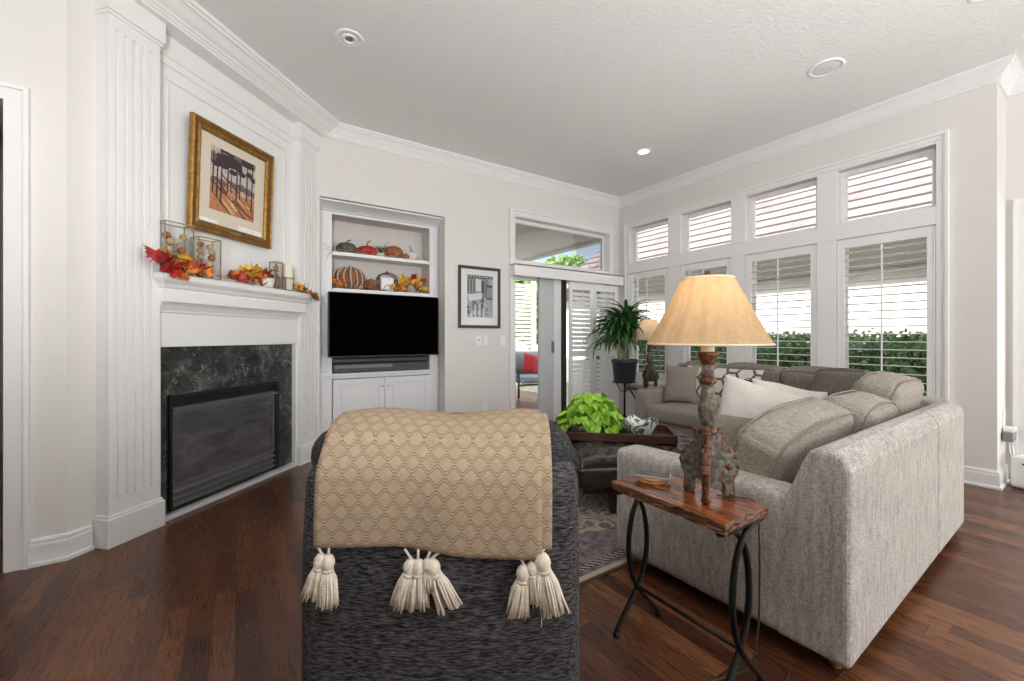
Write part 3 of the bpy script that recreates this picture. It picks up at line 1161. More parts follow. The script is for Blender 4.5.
# bifold shutters in front of the sliding door
for i, (xa, xb) in enumerate(((3.905, 4.365), (4.37, 4.865))):
    lab = ['white louvered folding shutter panel beside the patio door glass', 'white louvered folding shutter panel nearest the room corner, behind the tall plant'][i]
    t = thing('folding_shutter', lab, 'shutter', ((xa + xb) / 2, D - 0.075, 0.02), 0, 'folding shutters on the patio door')
    hw = (xb - xa) / 2
    b = MB()
    Hh = 1.955
    b.box(-hw, -hw + .055, -.014, .014, 0, Hh).box(hw - .055, hw, -.014, .014, 0, Hh)
    b.box(-hw + .055, hw - .055, -.014, .014, 0, .14).box(-hw + .055, hw - .055, -.014, .014, Hh - .10, Hh).box(-hw + .055, hw - .055, -.014, .014, 0.90, .985)
    b.build('shutter_frame', 'white_trim', t, bevel=0.003)
    for (za, zb) in ((.14, .90), (.985, Hh - .10)):
        b = MB()
        z = za + .04
        while z < zb - .02:
            T = TR((0, 0, z), rx=R_(46))
            b.prism([(-0.036, 0), (-0.02, 0.0045), (0.02, 0.0045), (0.036, 0), (0.02, -0.0045), (-0.02, -0.0045)], -hw + .057, hw - .057, 'x', T=T)
            z += 0.064
        lv = b.build('louvers', 'white_trim', t)
        MB().box(-.005, .005, -.052, -.042, za + .03, zb - .03).build('tilt_rod', 'white_trim', t)

# ------------------------------------------------------------------ fireplace surround
fp = thing('fireplace_surround', 'white painted fireplace surround with fluted pilasters, mantel shelf and green marble tiles', 'fireplace', F0, PI / 4)
for s in (-1, 1):
    b = MB()
    xi, xo = 0.64, 0.925
    def X(a):
        return s * a
    def bx(a, c, y0, y1, z0, z1):
        b.box(min(X(a), X(c)), max(X(a), X(c)), y0, y1, z0, z1)
    bx(xi, xo, -0.080, 0.0, 0, 3.20)
    bx(xi, xo, -0.092, -0.080, 0, 0.27)
    bx(xi, xo, -0.092, -0.080, 2.975, 3.20)
    fl = [0.696, 0.742, 0.789, 0.836, 0.882]
    ed = [xi] + [f + d_ for f in fl for d_ in (-0.0075, 0.0075)] + [xo]
    for q in range(0, len(ed), 2):
        bx(ed[q], ed[q + 1], -0.092, -0.080, 0.27, 2.975)
    p_ = b.build('pilaster', 'white_trim', fp, bevel=0.002)
    b = MB()
    bx(xi - 0.018, xo + 0.018, -0.112, 0, 0, 0.165)
    bx(xi - 0.010, xo + 0.010, -0.102, 0, 0.165, 0.182)
    b.build('plinth', 'white_trim', p_, bevel=0.004)
    b = MB()
    bx(xi - 0.022, xo + 0.014, -0.112, 0, 3.065, 3.20)
    bx(xi - 0.012, xo + 0.008, -0.102, 0, 3.045, 3.065)
    b.build('capital', 'white_trim', p_, bevel=0.003)
    b = MB()
    bx(0.612, xi, -0.062, 0, 0, 1.17)
    b.build('leg_board', 'white_trim', fp, bevel=0.002)
b = MB()
b.box(-0.64, 0.64, -0.062, 0.0, 1.135, 1.44)
b.prism([(-0.062, 1.355), (-0.070, 1.360), (-0.074, 1.375), (-0.095, 1.405), (-0.115, 1.425), (-0.062, 1.43)], -0.64, 0.64, 'x')
b.build('frieze_board', 'white_trim', fp, bevel=0.003)
MP = [(0, 1.422), (0.066, 1.422), (0.072, 1.428), (0.072, 1.500), (0.066, 1.508), (0.078, 1.520), (0.088, 1.540), (0.100, 1.552), (0.104, 1.556), (0.108, 1.562), (0.112, 1.570), (0.112, 1.598), (0.105, 1.605), (0, 1.605)]
b = moulding([(-0.575, 0.0), (-0.575, -0.065), (0.590, -0.065), (0.590, 0.0)], MP)
b.box(-0.575, 0.59, -0.065, 0, 1.422, 1.605)
b.build('mantel_shelf', 'white_trim', fp)
b = MB()
b.box(-0.64, 0.64, -0.012, 0.0, 1.605, 3.20)
b.box(-0.64, 0.64, -0.030, -0.012, 3.055, 3.20)
b.box(-0.64, 0.64, -0.024, -0.012, 3.00, 3.055)
for (xa, xb, za, zb) in ((-.545, .53, 2.905, 2.925), (-.545, -.528, 1.66, 2.925), (.513, .53, 1.66, 2.925), (-.545, .53, 1.66, 1.68)):
    b.box(xa, xb, -0.026, -0.012, za, zb)
b.build('overmantel_panel', 'white_trim', fp, bevel=0.004)
# marble tiles, one mesh with grout gaps
b = MB()
IX0, IX1, IZ0, IZ1 = -0.535, 0.43, 0.045, 0.812
yt0, yt1 = -0.022, 0.0
b.box(-0.615, 0.615, -0.016, 0.0, 0.03, 1.135, 1)
nt = 6
for i in range(nt):
    xa = -0.615 + 1.23 * i / nt
    b.box(xa + .0015, xa + 1.23 / nt - .0015, yt0, yt1, 0.855, 1.135)
for (xa, xb) in ((-0.615, -0.54), (0.435, 0.615)):
    for j in range(4):
        za = 0.03 + 0.825 * j / 4
        b.box(xa + .0015, xb - .0015, yt0, yt1, za + .0015, za + 0.825 / 4 - .0015)
b.box(-0.54, 0.435, yt0, yt1, 0.812, 0.852)
b.build('marble_tiles', ['green_marble', 'black_plastic'], fp)
MB().box(-0.62, 0.62, -0.075, -0.02, 0.0, 0.028).build('hearth_strip', 'hearth_strip', fp, bevel=0.004)

ins = thing('fireplace_insert', 'black metal gas fireplace insert with glass front and louvered grilles', 'fireplace', FM @ Vector((0, 0, 0)), PI / 4)
b = MB()
b.box(IX0, IX1, -0.030, -0.022, IZ0, IZ0 + .012).box(IX0, IX0 + .016, -0.045, -0.022, IZ0, IZ1).box(IX1 - .05, IX1, -0.045, -0.022, IZ0, IZ1)
b.box(IX0, IX1, -0.052, -0.022, IZ1 - .030, IZ1)
b.box(IX0 + .016, IX1 - .05, -0.030, -0.022, IZ1 - .10, IZ1 - .030)
b.build('insert_frame', 'firebox_metal', ins, bevel=0.003)
b = MB()
b.prism([(-0.024, IZ1 - .082), (-0.062, IZ1 - .100), (-0.062, IZ1 - .108), (-0.024, IZ1 - .112)], IX0 + .016, IX1 - .03, 'x')
b.build('hood', 'steel_dark', ins, bevel=0.002)
b = MB()
for (xa, xb, za, zb) in ((IX0 + .016, IX1 - .05, .200, .212), (IX0 + .016, IX1 - .05, .68, .70), (IX0 + .016, IX0 + .026, .212, .68), (IX1 - .066, IX1 - .05, .212, .68)):
    b.box(xa, xb, -0.038, -0.022, za, zb)
b.build('glass_frame', 'steel_dark', ins, bevel=0.002)
MB().box(IX0 + .026, IX1 - .066, -0.030, -0.026, .212, .68).build('glass_panel', 'reflection_grey_glass', ins)
b = MB()
for k in range(3):
    z = 0.064 + 0.044 * k
    b.prism([(-0.026, z + .024), (-0.052, z + .012), (-0.052, z + .004), (-0.026, z)], IX0 + .016, IX1 - .05, 'x')
b.box(IX0 + .016, IX1 - .05, -0.026, -0.022, .05, .20)
b.build('lower_grille', 'steel_dark', ins, bevel=0.0015)

# ------------------------------------------------------------------ built-in cabinet in the niche
CY = 4.72
cb_ = thing('built_in_cabinet', 'white built-in media cabinet recessed in the wall niche with two shelves', 'cabinet', (1.37, CY, 0))
x = lambda a: a - 1.37
b = MB()
b.box(x(.692), x(.845), 0, .03, 0, 2.60).box(x(1.94), x(2.044), 0, .03, 0, 2.60).box(x(.845), x(1.94), 0, .03, 2.50, 2.60)
b.box(x(.845), x(1.94), 0, .03, .755, .785).box(x(.845), x(1.94), 0, .03, 0, .09)
b.prism([(0, 2.525), (-.020, 2.528), (-.028, 2.540), (-.070, 2.562), (-.120, 2.580), (-.150, 2.586), (-.160, 2.590), (-.165, 2.606), (0, 2.606)], x(.692), x(2.044), 'x')
for xx in (.765, .790, 2.0):
    b.box(x(xx), x(xx + .008), -.006, 0, .82, 2.50)
b.build('face_frame', 'cabinet_paint', cb_, bevel=0.003)
b = MB()
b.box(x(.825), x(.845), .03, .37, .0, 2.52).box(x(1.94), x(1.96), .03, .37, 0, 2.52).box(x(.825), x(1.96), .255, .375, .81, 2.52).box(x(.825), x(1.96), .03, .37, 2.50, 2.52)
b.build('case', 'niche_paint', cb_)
MB().box(x(.692), x(2.044), -.022, .355, .785, .812).build('countertop', 'cabinet_paint', cb_, bevel=0.004)
for zt in (2.11, 1.72):
    MB().box(x(.846), x(1.939), .005, .253, zt - .038, zt).build('shelf', 'white_trim', cb_, bevel=0.003)
for i, (xa, xb) in enumerate(((.850, 1.391), (1.396, 1.935))):
    b = MB()
    b.box(x(xa), x(xb), -.020, 0, .095, .748)
    r_ = .062
    b2 = MB()
    b.box(x(xa), x(xa + r_), -.028, -.020, .095, .748).box(x(xb - r_), x(xb), -.028, -.020, .095, .748)
    b.box(x(xa + r_), x(xb - r_), -.028, -.020, .095, .095 + r_).box(x(xa + r_), x(xb - r_), -.028, -.020, .748 - r_, .748)
    b.box(x(xa + r_ + .022), x(xb - r_ - .022), -.026, -.020, .095 + r_ + .022, .748 - r_ - .022)
    dd = b.build('door', 'cabinet_paint', cb_, bevel=0.004)
    kx = x(xb - .03) if i == 0 else x(xa + .03)
    MB().lathe([(0.0, .024), (.008, .023), (.011, .017), (.009, .010), (.005, .006), (.005, 0)], (0, 0, 0), 14, T=TR((kx, -.028, .655), rx=PI / 2)).build('knob', 'chrome', dd)

# television, soundbar, box
tv = thing('television', 'wide black flat screen television mounted in front of the wall niche', 'television', (1.366, D, 1.327))
MB().box(-.594, .594, -.018, .030, -.332, .332).build('tv_body', 'black_plastic', tv, bevel=0.004)
MB().box(-.586, .586, -.0195, -.018, -.322, .325).build('screen', 'screen_black', tv)
b = MB()
b.box(-.16, .16, .03, .05, -.14, .14).box(-.035, .035, .05, .42, -.05, .05).box(-.12, .12, .42, .453, -.13, .13)
b.build('wall_mount', 'dark_grey_plastic', tv)
t = thing('media_box', 'long low grey media box on the niche counter under the soundbar', 'media box', (1.392, 4.80, .812))
MB().box(-.532, .532, -.07, .14, .006, .098).build('box_body', 'dark_grey_plastic', t, bevel=0.006)
b = MB().box(-.52, .10, -.074, -.07, .05, .082)
b.build('front_panel', 'grey_plastic', t)
for xx in (-.45, .45):
    for yy in (-.04, .10):
        MB().lathe([(.012, 0), (.012, .006)], (xx, yy, 0), 10).build('foot', 'black_plastic', t)
t = thing('soundbar', 'long dark grey soundbar directly under the television', 'soundbar', (1.392, 4.79, .910))
MB().soft((1.10, .085, .062), .02, n=10, T=TR((0, 0, .031))).build('bar_body', 'dark_grey_plastic', t)
for sx in (-1, 1):
    MB().box(min(sx * .535, sx * .556), max(sx * .535, sx * .556), -.03, .03, .004, .05).build('end_cap', 'black_plastic', t, bevel=.004)

# ------------------------------------------------------------------ pictures, switches, outlets
def frame_mb(w, h, fw, prof, T=None):
    """picture frame: prof = list of (inset from outer edge, protrusion)"""
    b = MB()
    for k in range(len(prof) - 1):
        (i0, d0), (i1, d1) = prof[k], prof[k + 1]
        o = [(-w / 2 + i0, -h / 2 + i0), (w / 2 - i0, -h / 2 + i0), (w / 2 - i0, h / 2 - i0), (-w / 2 + i0, h / 2 - i0)]
        n_ = [(-w / 2 + i1, -h / 2 + i1), (w / 2 - i1, -h / 2 + i1), (w / 2 - i1, h / 2 - i1), (-w / 2 + i1, h / 2 - i1)]
        for j in range(4):
            j2 = (j + 1) % 4
            b.poly([(o[j][0], -d0, o[j][1]), (o[j2][0], -d0, o[j2][1]), (n_[j2][0], -d1, n_[j2][1]), (n_[j][0], -d1, n_[j][1])])
    return b


pw, ph = 0.735, 0.79
pc = FM @ Vector((-0.056, -0.052, 2.352))
t = thing('framed_painting', 'gold framed landscape print of dark pine trees hanging above the mantel', 'picture', pc, PI / 4)
t.rotation_euler = (R_(2.2), 0, PI / 4)
PR = [(0, 0), (0, .030), (.012, .036), (.022, .030), (.050, .022), (.062, .026), (.075, .018), (.075, .004)]
frame_mb(pw, ph, .075, PR).build('picture_frame', 'gold', t, recalc=False)
frame_mb(pw - .03, ph - .03, .05, [(0.005, .0315), (0.030, .0265)]).build('frame_groove', 'gold_dark', t, recalc=False)
b = MB().box(-pw / 2 + .07, pw / 2 - .07, -.007, -.003, -ph / 2 + .07, ph / 2 - .07)
b.build('mat_board', 'mat_cream', t)
ax0, ax1, az0, az1 = -.205, .195, -.215, .250
b = MB()
mats = ['ink_sky', 'ink_dark', 'ink_orange', 'ink_light', 'ink_brown', 'ink_purple', 'label_white']
b.poly([(ax0, -.0072, az0), (ax1, -.0072, az0), (ax1, -.0072, az1), (ax0, -.0072, az1)], 0)
b.poly([(ax0, -.0074, az0), (ax1, -.0074, az0), (ax1, -.0074, -.04), (ax0, -.0074, .0)], 2)
pr = random.Random(3)
def leafy(cx, cz, rx, rz, m, y, n=10):
    pts = []
    for k in range(n):
        a = 2 * PI * k / n
        q = pr.uniform(.75, 1.1)
        pts.append((max(ax0, min(ax1, cx + rx * q * math.cos(a))), y, max(az0, min(az1, cz + rz * q * math.sin(a)))))
    b.poly(pts, m)
for k in range(6):
    leafy(ax0 + .035 + .075 * k, .005 + pr.uniform(-.01, .02), .05, .03, 5, -.0076 - .00001 * k)
for k in range(11):
    z = az0 + .005 + .02 * k + pr.uniform(0, .01)
    xx = pr.uniform(ax0, ax1 - .2)
    L = pr.uniform(.12, .26)
    b.poly([(xx, -.0078 - k * 1e-5, z + .07), (xx + .012, -.0078 - k * 1e-5, z + .075), (min(ax1, xx + L), -.0078 - k * 1e-5, max(az0, z - .02)), (min(ax1, xx + L - .03), -.0078 - k * 1e-5, max(az0, z - .03))], 3 if k % 2 else 4)
for k in range(13):
    leafy(pr.uniform(ax0, ax1), pr.uniform(.16, .25), .075, .045, 1 if k % 3 else 5, -.0081 - k * 1e-5)
for k, xx in enumerate((-.185, -.150, -.115, -.06, -.03, .02, .05, .115, .165)):
    w_ = pr.uniform(.004, .008)
    zb = pr.uniform(-.16, -.04)
    b.poly([(xx - w_, -.0084, zb), (xx + w_, -.0084, zb), (xx + w_ * .7 + .004, -.0084, .22), (xx - w_ * .7 + .004, -.0084, .22)], 1)
    leafy(xx + .02, pr.uniform(.10, .17), .04, .022, 1, -.0085 - k * 1e-5)
    b.poly([(xx - w_, -.0083, zb), (xx + w_, -.0083, zb), (min(ax1, xx + .10), -.0083, max(az0, zb - .07)), (min(ax1, xx + .085), -.0083, max(az0, zb - .07))], 4)
b.build('landscape_print', mats, t, recalc=False)
MB().box(-pw / 2 + .09, -.13, -.0078, -.0072, -ph / 2 + .082, -ph / 2 + .105).build('paper_label', 'label_white', t)
MB().box(.045, pw / 2 - .09, -.0078, -.0072, -ph / 2 + .078, -ph / 2 + .118).build('paper_label', 'label_white', t)
MB().box(-.045, .050, -.030, -.020, -ph / 2 + .030, -ph / 2 + .052).build('name_plate', 'brass', t, bevel=.002)

t = thing('framed_print', 'black framed grey city street print on the wall beside the patio door', 'picture', (2.508, D - 0.002, 1.687))
frame_mb(.585, .755, .035, [(0, 0), (0, .024), (.004, .026), (.030, .024), (.036, .012)]).build('picture_frame', 'frame_black', t, recalc=False)
MB().box(-.262, .262, -.010, -.002, -.347, .347).build('mat_board', 'mat_white', t)
b = MB()
y = -.0105
gx0, gx1, gz0, gz1 = -.175, .185, -.245, .270
b.poly([(gx0, y, gz0), (gx1, y, gz0), (gx1, y, gz1), (gx0, y, gz1)], 2)
pr2 = random.Random(5)
def q4(xa, xb, za, zb, m, k):
    b.poly([(xa, y - .0001 * k, za), (xb, y - .0001 * k, za), (xb, y - .0001 * k, zb), (xa, y - .0001 * k, zb)], m)
q4(gx0, .12, .0, gz1, 1, 1)
q4(gx0, gx1, .235, gz1, 0, 2)
for k in range(9):
    q4(gx0 + .01 + k * .038, gx0 + .025 + k * .038, .245, .262, 3, 3)
q4(-.06, .02, .07, .225, 3, 3)
q4(.02, .06, .06, .20, 0, 3)
for k in range(5):
    q4(-.165 + k * .02, -.155 + k * .02, .06, .21, 2 if k % 2 else 0, 4)
q4(.09, .18, -.02, .16, 0, 3)
for k in range(4):
    q4(.10 + k * .02, .112 + k * .02, .0, .13, 2, 4)
b.poly([(-.175, y - .0006, .03), (.02, y - .0006, .06), (.04, y - .0006, -.01), (-.14, y - .0006, -.05)], 3)
b.poly([(.01, y - .0007, -.06), (.06, y - .0007, -.06), (.04, y - .0007, .03)], 0)
for k in range(16):
    xx = pr2.uniform(gx0, gx1 - .04)
    zz_ = pr2.uniform(gz0, -.09)
    q4(xx, min(gx1, xx + pr2.uniform(.015, .05)), zz_, zz_ + pr2.uniform(.02, .06), k % 4, 5 + k * .1)
for k in range(6):
    q4(-.10 + k * .03, -.09 + k * .03, gz0, -.08, 3 if k % 2 else 0, 8)
b.build('street_print', ['grey_a', 'grey_b', 'grey_c', 'grey_d'], t, recalc=False)
MB().box(-.262, .262, -.0135, -.0130, -.347, .347).build('glass_sheet', 'picture_glass', t)


def plate(name, label, cat, loc, rz, w, h, kind, group=None):
    t = thing(name, label, cat, loc, rz, group)
    MB().box(-w / 2, w / 2, -.007, 0, -h / 2, h / 2).build('cover_plate', 'white_plastic', t, bevel=.003)
    if kind == 'switch':
        MB().box(-.016, .016, -.011, -.007, -.033, .033).build('rocker', 'white_plastic', t, bevel=.002)
    elif kind == 'toggle':
        MB().box(-.007, .007, -.018, -.007, -.004, .016).build('toggle', 'grey_plastic', t, bevel=.002)
    else:
        for dz in (-.02, .02):
            f_ = MB().box(-.016, .016, -.009, -.007, dz - .014, dz + .014).build('receptacle', 'white_plastic', t, bevel=.003)
            for dx in (-.0065, .0065):
                MB().box(dx - .0015, dx + .0015, -.0096, -.009, dz - .006, dz + .006).build('slot', 'dark_grey_plastic', f_)
    return t


plate('light_switch', 'left white toggle switch of the pair under the framed street print', 'light switch', (2.496, D, 1.153), 0, .07, .118, 'toggle', 'wall switches by the patio door')
plate('light_switch', 'middle white rocker switch, just right of the toggle under the street print', 'light switch', (2.592, D, 1.153), 0, .066, .118, 'switch', 'wall switches by the patio door')
plate('light_switch', 'white rocker switch standing alone nearest the patio door casing', 'light switch', (2.845, D, 1.153), 0, .085, .13, 'switch', 'wall switches by the patio door')
plate('wall_outlet', 'white double outlet low on the wall under the street print', 'outlet', (2.582, D, .33), 0, .072, .118, 'outlet')
t = plate('wall_outlet', 'white outlet low on the bright wall return at far right', 'outlet', (5.27, .63, .50), 0, .085, .20, 'outlet')
t = thing('plug_adapter', 'grey and white plug-in adapter in the outlet at far right', 'adapter', (5.235, .622, .36))
MB().box(-.085, .085, -.055, 0, 0, .075).build('adapter_body', 'grey_plastic', t, bevel=.006)
MB().box(-.06, .095, -.058, -.0, .075, .105).build('adapter_top', 'white_plastic', t, bevel=.004)
b = MB()
b.tube([(-.03, -.03, 0), (-.035, -.035, -.08), (-.02, -.05, -.16), (.01, -.07, -.2), (-.02, -.09, -.25), (-.05, -.085, -.34)], .005)
b.tube([(.03, -.03, 0), (.02, -.05, -.1), (-.05, -.05, -.22), (-.09, -.07, -.30), (-.10, -.08, -.345)], .005)
b.build('power_cord', 'white_plastic', t)
t = thing('air_purifier', 'white box-shaped appliance with a small dark slot on the floor at the right edge', 'appliance', (5.20, .50, 0), R_(-12))
MB().soft((.16, .13, .25), .02, n=10, T=TR((0, 0, .137))).build('appliance_body', 'white_plastic', t)
MB().box(-.055, -.03, -.068, -.062, .195, .207).build('slot', 'black_plastic', t)
MB().box(-.083, -.077, -.025, .0, .20, .212).build('slot', 'black_plastic', t)
MB().box(-.07, .07, -.055, .055, 0, .014).build('base', 'dark_grey_plastic', t)

# ------------------------------------------------------------------ ceiling fixtures
def can(loc, label, lit, gimbal=False):
    t = thing('recessed_light', label, 'ceiling light', (loc[0], loc[1], CEIL), 0, 'recessed ceiling lights')
    MB().lathe([(.058, 0), (.060, -.006), (.090, -.008), (.096, -.004), (.097, 0)], seg=36, cap=False).build('trim_ring', 'ceiling_can', t)
    if gimbal:
        MB().lathe([(.060, -.002), (.056, -.010), (.042, -.016), (.036, -.012), (.030, -.003), (0, -.002)], seg=30, cap=False, T=TR((0, 0, 0), ry=R_(-4))).build('eyeball', 'ceiling_can', t)
        MB().lathe([(.029, -.0055), (0, -.0055)], seg=24, cap=False, T=TR((-.004, 0, 0))).build('lens', 'grey_plastic', t)
    else:
        MB().lathe([(.060, -.001), (0, -.001)], seg=30, cap=False).build('lens', 'bulb_white' if lit else 'white_plastic', t)
    return t


can((.68, 3.14), 'eyeball recessed light in the ceiling near the fireplace crown', False, True)
can((3.93, 3.18), 'lit recessed ceiling light toward the window corner', True)
can((3.89, .52), 'recessed ceiling light cut by the top edge of the photo at right', True)
t = thing('ceiling_speaker', 'round flat white speaker grille in the ceiling before the windows', 'speaker', (3.918, 1.389, CEIL))
MB().lathe([(0, -.006), (.090, -.007), (.096, -.005)], seg=40, cap=False).build('grille', 'grey_d', t)
MB().lathe([(.096, -.004), (.098, -.010), (.116, -.009), (.122, 0)], seg=40, cap=False).build('trim_ring', 'ceiling_can', t)

# ------------------------------------------------------------------ leaves, pumpkins, lanterns
MAPLE = [(0, -.5), (.05, -.18), (.32, -.30), (.30, -.16), (.50, -.02), (.38, .03), (.42, .22), (.22, .16), (.16, .30), (0, .55), (-.16, .30), (-.22, .16), (-.42, .22), (-.38, .03), (-.50, -.02), (-.30, -.16), (-.32, -.30), (-.05, -.18)]


def maple(b, c, size, rot, m):
    vs_ = [Vector((0, 0.05, .06))]
    for p in MAPLE:
        d = math.hypot(*p)
        vs_.append(Vector((p[0], p[1], .05 - d * d * .35)))
    T = Matrix.Translation(c) @ rot.to_matrix().to_4x4() @ Matrix.Scale(size, 4)
    n = len(MAPLE)
    b.add(vs_, [(0, 1 + k, 1 + (k + 1) % n) for k in range(n)], m, False, T)


from mathutils import Euler
def reul(r, amp=1.1):
    return Euler((PI / 2 + r.uniform(-amp, amp), r.uniform(-.6, .6), r.uniform(-amp, amp)))


AUT = ['red_leaf', 'orange_leaf', 'yellow_leaf', 'rust_leaf', 'green_leaf_dark']


def garland(label, spots, seed, group='autumn leaf sprays on the mantel'):
    """spots: (x,y,z, spread, size, n, palette) in the fireplace frame"""
    r = random.Random(seed)
    t = thing('leaf_garland', label, 'garland', FM @ Vector((spots[0][0], spots[0][1], 1.606)), PI / 4, group)
    ox, oy = spots[0][0], spots[0][1]
    b = MB()
    s_ = MB()
    pts = []
    for (x_, y_, z_, sp, sz, n, pal) in spots:
        pts.append((x_ - ox, y_ - oy, max(.008, z_ - 1.606 - .02)))
        for k in range(n):
            c = Vector((x_ - ox + r.gauss(0, sp), y_ - oy + r.gauss(0, sp * .55), z_ - 1.606 + r.gauss(0, sp * .5)))
            if y_ > -.17:
                c.z = max(c.z, .02)
            maple(b, c, sz * r.uniform(.75, 1.2), reul(r), r.choice(pal))
    b.build('leaves', AUT, t, recalc=False)
    if len(pts) > 1:
        s_.tube(pts, .004, 6)
        s_.build('stem', 'twig', t)
    return t


t = garland('red and orange maple leaf spray at the left end of the mantel',
            [(-.685, -.185, 1.685, .028, .090, 8, [0]), (-.64, -.185, 1.635, .028, .085, 6, [0]), (-.58, -.18, 1.70, .038, .095, 15, [1, 1, 3, 2]), (-.53, -.18, 1.66, .035, .08, 12, [0, 1, 3]),
             (-.46, -.175, 1.65, .035, .07, 10, [0, 3, 1]), (-.57, -.20, 1.585, .015, .06, 5, [1, 3]), (-.38, -.165, 1.635, .03, .06, 6, [3, 1, 4])], 1)
t = garland('orange and yellow leaf spray between the short lantern and the white pot',
            [(-.18, -.15, 1.66, .03, .08, 8, [1, 3, 0]), (-.10, -.155, 1.64, .03, .07, 8, [3, 0]), (0.0, -.15, 1.71, .04, .10, 15, [2, 2, 1]), (.06, -.155, 1.69, .045, .09, 16, [1, 3, 0]), (.10, -.165, 1.64, .025, .07, 8, [1, 3])], 2)
t = garland('brown and yellow leaf spray trailing off the right end of the mantel',
            [(.49, -.15, 1.655, .025, .075, 7, [2, 1]), (.55, -.155, 1.645, .03, .08, 9, [1, 3, 2]), (.61, -.175, 1.63, .03, .075, 8, [3, 3, 4]), (.69, -.195, 1.575, .025, .095, 6, [4, 2, 3])], 4)


def lantern(label, loc, rz, w, d, h, fill, group='glass lanterns on the mantel'):
    t = thing('glass_lantern', label, 'lantern', loc, rz, group)
    b = MB()
    q = .0032
    for sx in (-1, 1):
        for sy in (-1, 1):
            b.box(sx * w / 2 - q, sx * w / 2 + q, sy * d / 2 - q, sy * d / 2 + q, 0, h)
    for z in (q, h - q):
        for s in (-1, 1):
            b.box(-w / 2, w / 2, s * d / 2 - q, s * d / 2 + q, z - q, z + q)
            b.box(s * w / 2 - q, s * w / 2 + q, -d / 2, d / 2, z - q, z + q)
    b.box(-w / 2, w / 2, -d / 2, d / 2, 0, .003)
    b.build('metal_edges', 'brass', t)
    b = MB()
    for s in (-1, 1):
        b.box(-w / 2 + q, w / 2 - q, s * d / 2 - .001, s * d / 2 + .001, .006, h - .006)
        b.box(s * w / 2 - .001, s * w / 2 + .001, -d / 2 + q, d / 2 - q, .006, h - .006)
    b.build('glass_panes', 'lantern_glass', t)
    r = random.Random(int(w * 1e4 + h * 1e5))
    if fill == 'balls':
        k = 0
        rb = min(w, d) * .24
        z = rb + .004
        while z < h * .85:
            for sx in (-1, 1):
                k += 1
                c = (sx * (w / 2 - rb - .006) * r.uniform(.6, 1), r.uniform(-1, 1) * (d / 2 - rb - .006), z + r.uniform(-.004, .004))
                o = MB().ball(c, rb * r.uniform(.85, 1), seg=12, ring=8).build('filler_ball', ['potpourri', 'cane', 'pumpkin_orange'][k % 3], t)
            z += rb * 1.75
    return t


lantern('tallest glass box lantern with brass edges at the left of the mantel', FM @ Vector((-.555, -.105, 1.606)), PI / 4 - R_(12), .165, .105, .335, 'balls')
lantern('second tallest glass box lantern, just right of the tallest one', FM @ Vector((-.345, -.115, 1.606)), PI / 4 - R_(14), .14, .10, .285, 'balls')
lantern('small slim glass box lantern near the right end of the mantel', FM @ Vector((.305, -.12, 1.606)), PI / 4 - R_(8), .068, .070, .235, 'balls')
t = lantern('lowest glass holder at the right end of the mantel, under a cream pillar candle', FM @ Vector((.418, -.125, 1.606)), PI / 4 - R_(8), .085, .085, .115, 'none')
t = thing('pillar_candle', 'square cream pillar candle standing in the lowest glass holder', 'candle', FM @ Vector((.418, -.125, 1.610)), PI / 4 - R_(8))
MB().soft((.074, .074, .235), .008, n=8, T=TR((0, 0, .1175))).build('wax', 'candle_cream', t)
MB().tube([(0, 0, .230), (.001, 0, .242), (.003, 0, .250)], .0015, 6).build('wick', 'black_plastic', t)
t = thing('planter_pot', 'small white round pot with dark red foliage on the mantel', 'plant', FM @ Vector((.175, -.125, 1.606)), PI / 4)
MB().lathe([(.060, 0), (.068, .02), (.074, .065), (.076, .074), (.070, .074), (.064, .055)], seg=24).build('pot', 'pot_white', t)
b = MB()
r = random.Random(9)
for k in range(22):
    maple(b, Vector((r.gauss(-.01, .04), r.gauss(0, .025), .105 + abs(r.gauss(.01, .02)))), r.uniform(.05, .075), reul(r), r.choice([0, 0, 4, 3]))
b.build('foliage', AUT, t, recalc=False)


def pumpkin(label, loc, r, h, mat, ribs=9, amp=.10, stem='stem_brown', curl=.02, group='pumpkins on the niche shelves', sh=.05, flat=1.0):
    t = thing('pumpkin', label, 'pumpkin', loc, rnd.uniform(0, 1) if flat == 1 else 0, group)
    t.scale = (1, flat, 1)
    prof = []
    for i in range(13):
        a = -PI / 2 + PI * i / 12
        rr = r * max(.0, math.cos(a)) ** .75
        zz_ = h / 2 + h / 2 * math.sin(a)
        if i == 12:
            rr = 0.0
            zz_ = h * .90
        elif i == 11:
            zz_ = h * .955
        prof.append((max(rr, 1e-6 if i in (0, 12) else rr), zz_))
    MB().lathe(prof, seg=54, rib=lambda a, z: 1 - amp * (1 - abs(math.sin(a * ribs / 2)) ** .6), cap=False).build('pumpkin_body', mat, t)
    MB().tube([(0, 0, h * .88), (.002, 0, h * .88 + sh * .5), (curl * .4, 0, h * .88 + sh * .85), (curl, .003, h * .88 + sh)], [.010, .007, .006, .005], 8).build('stem', stem, t)
    return t


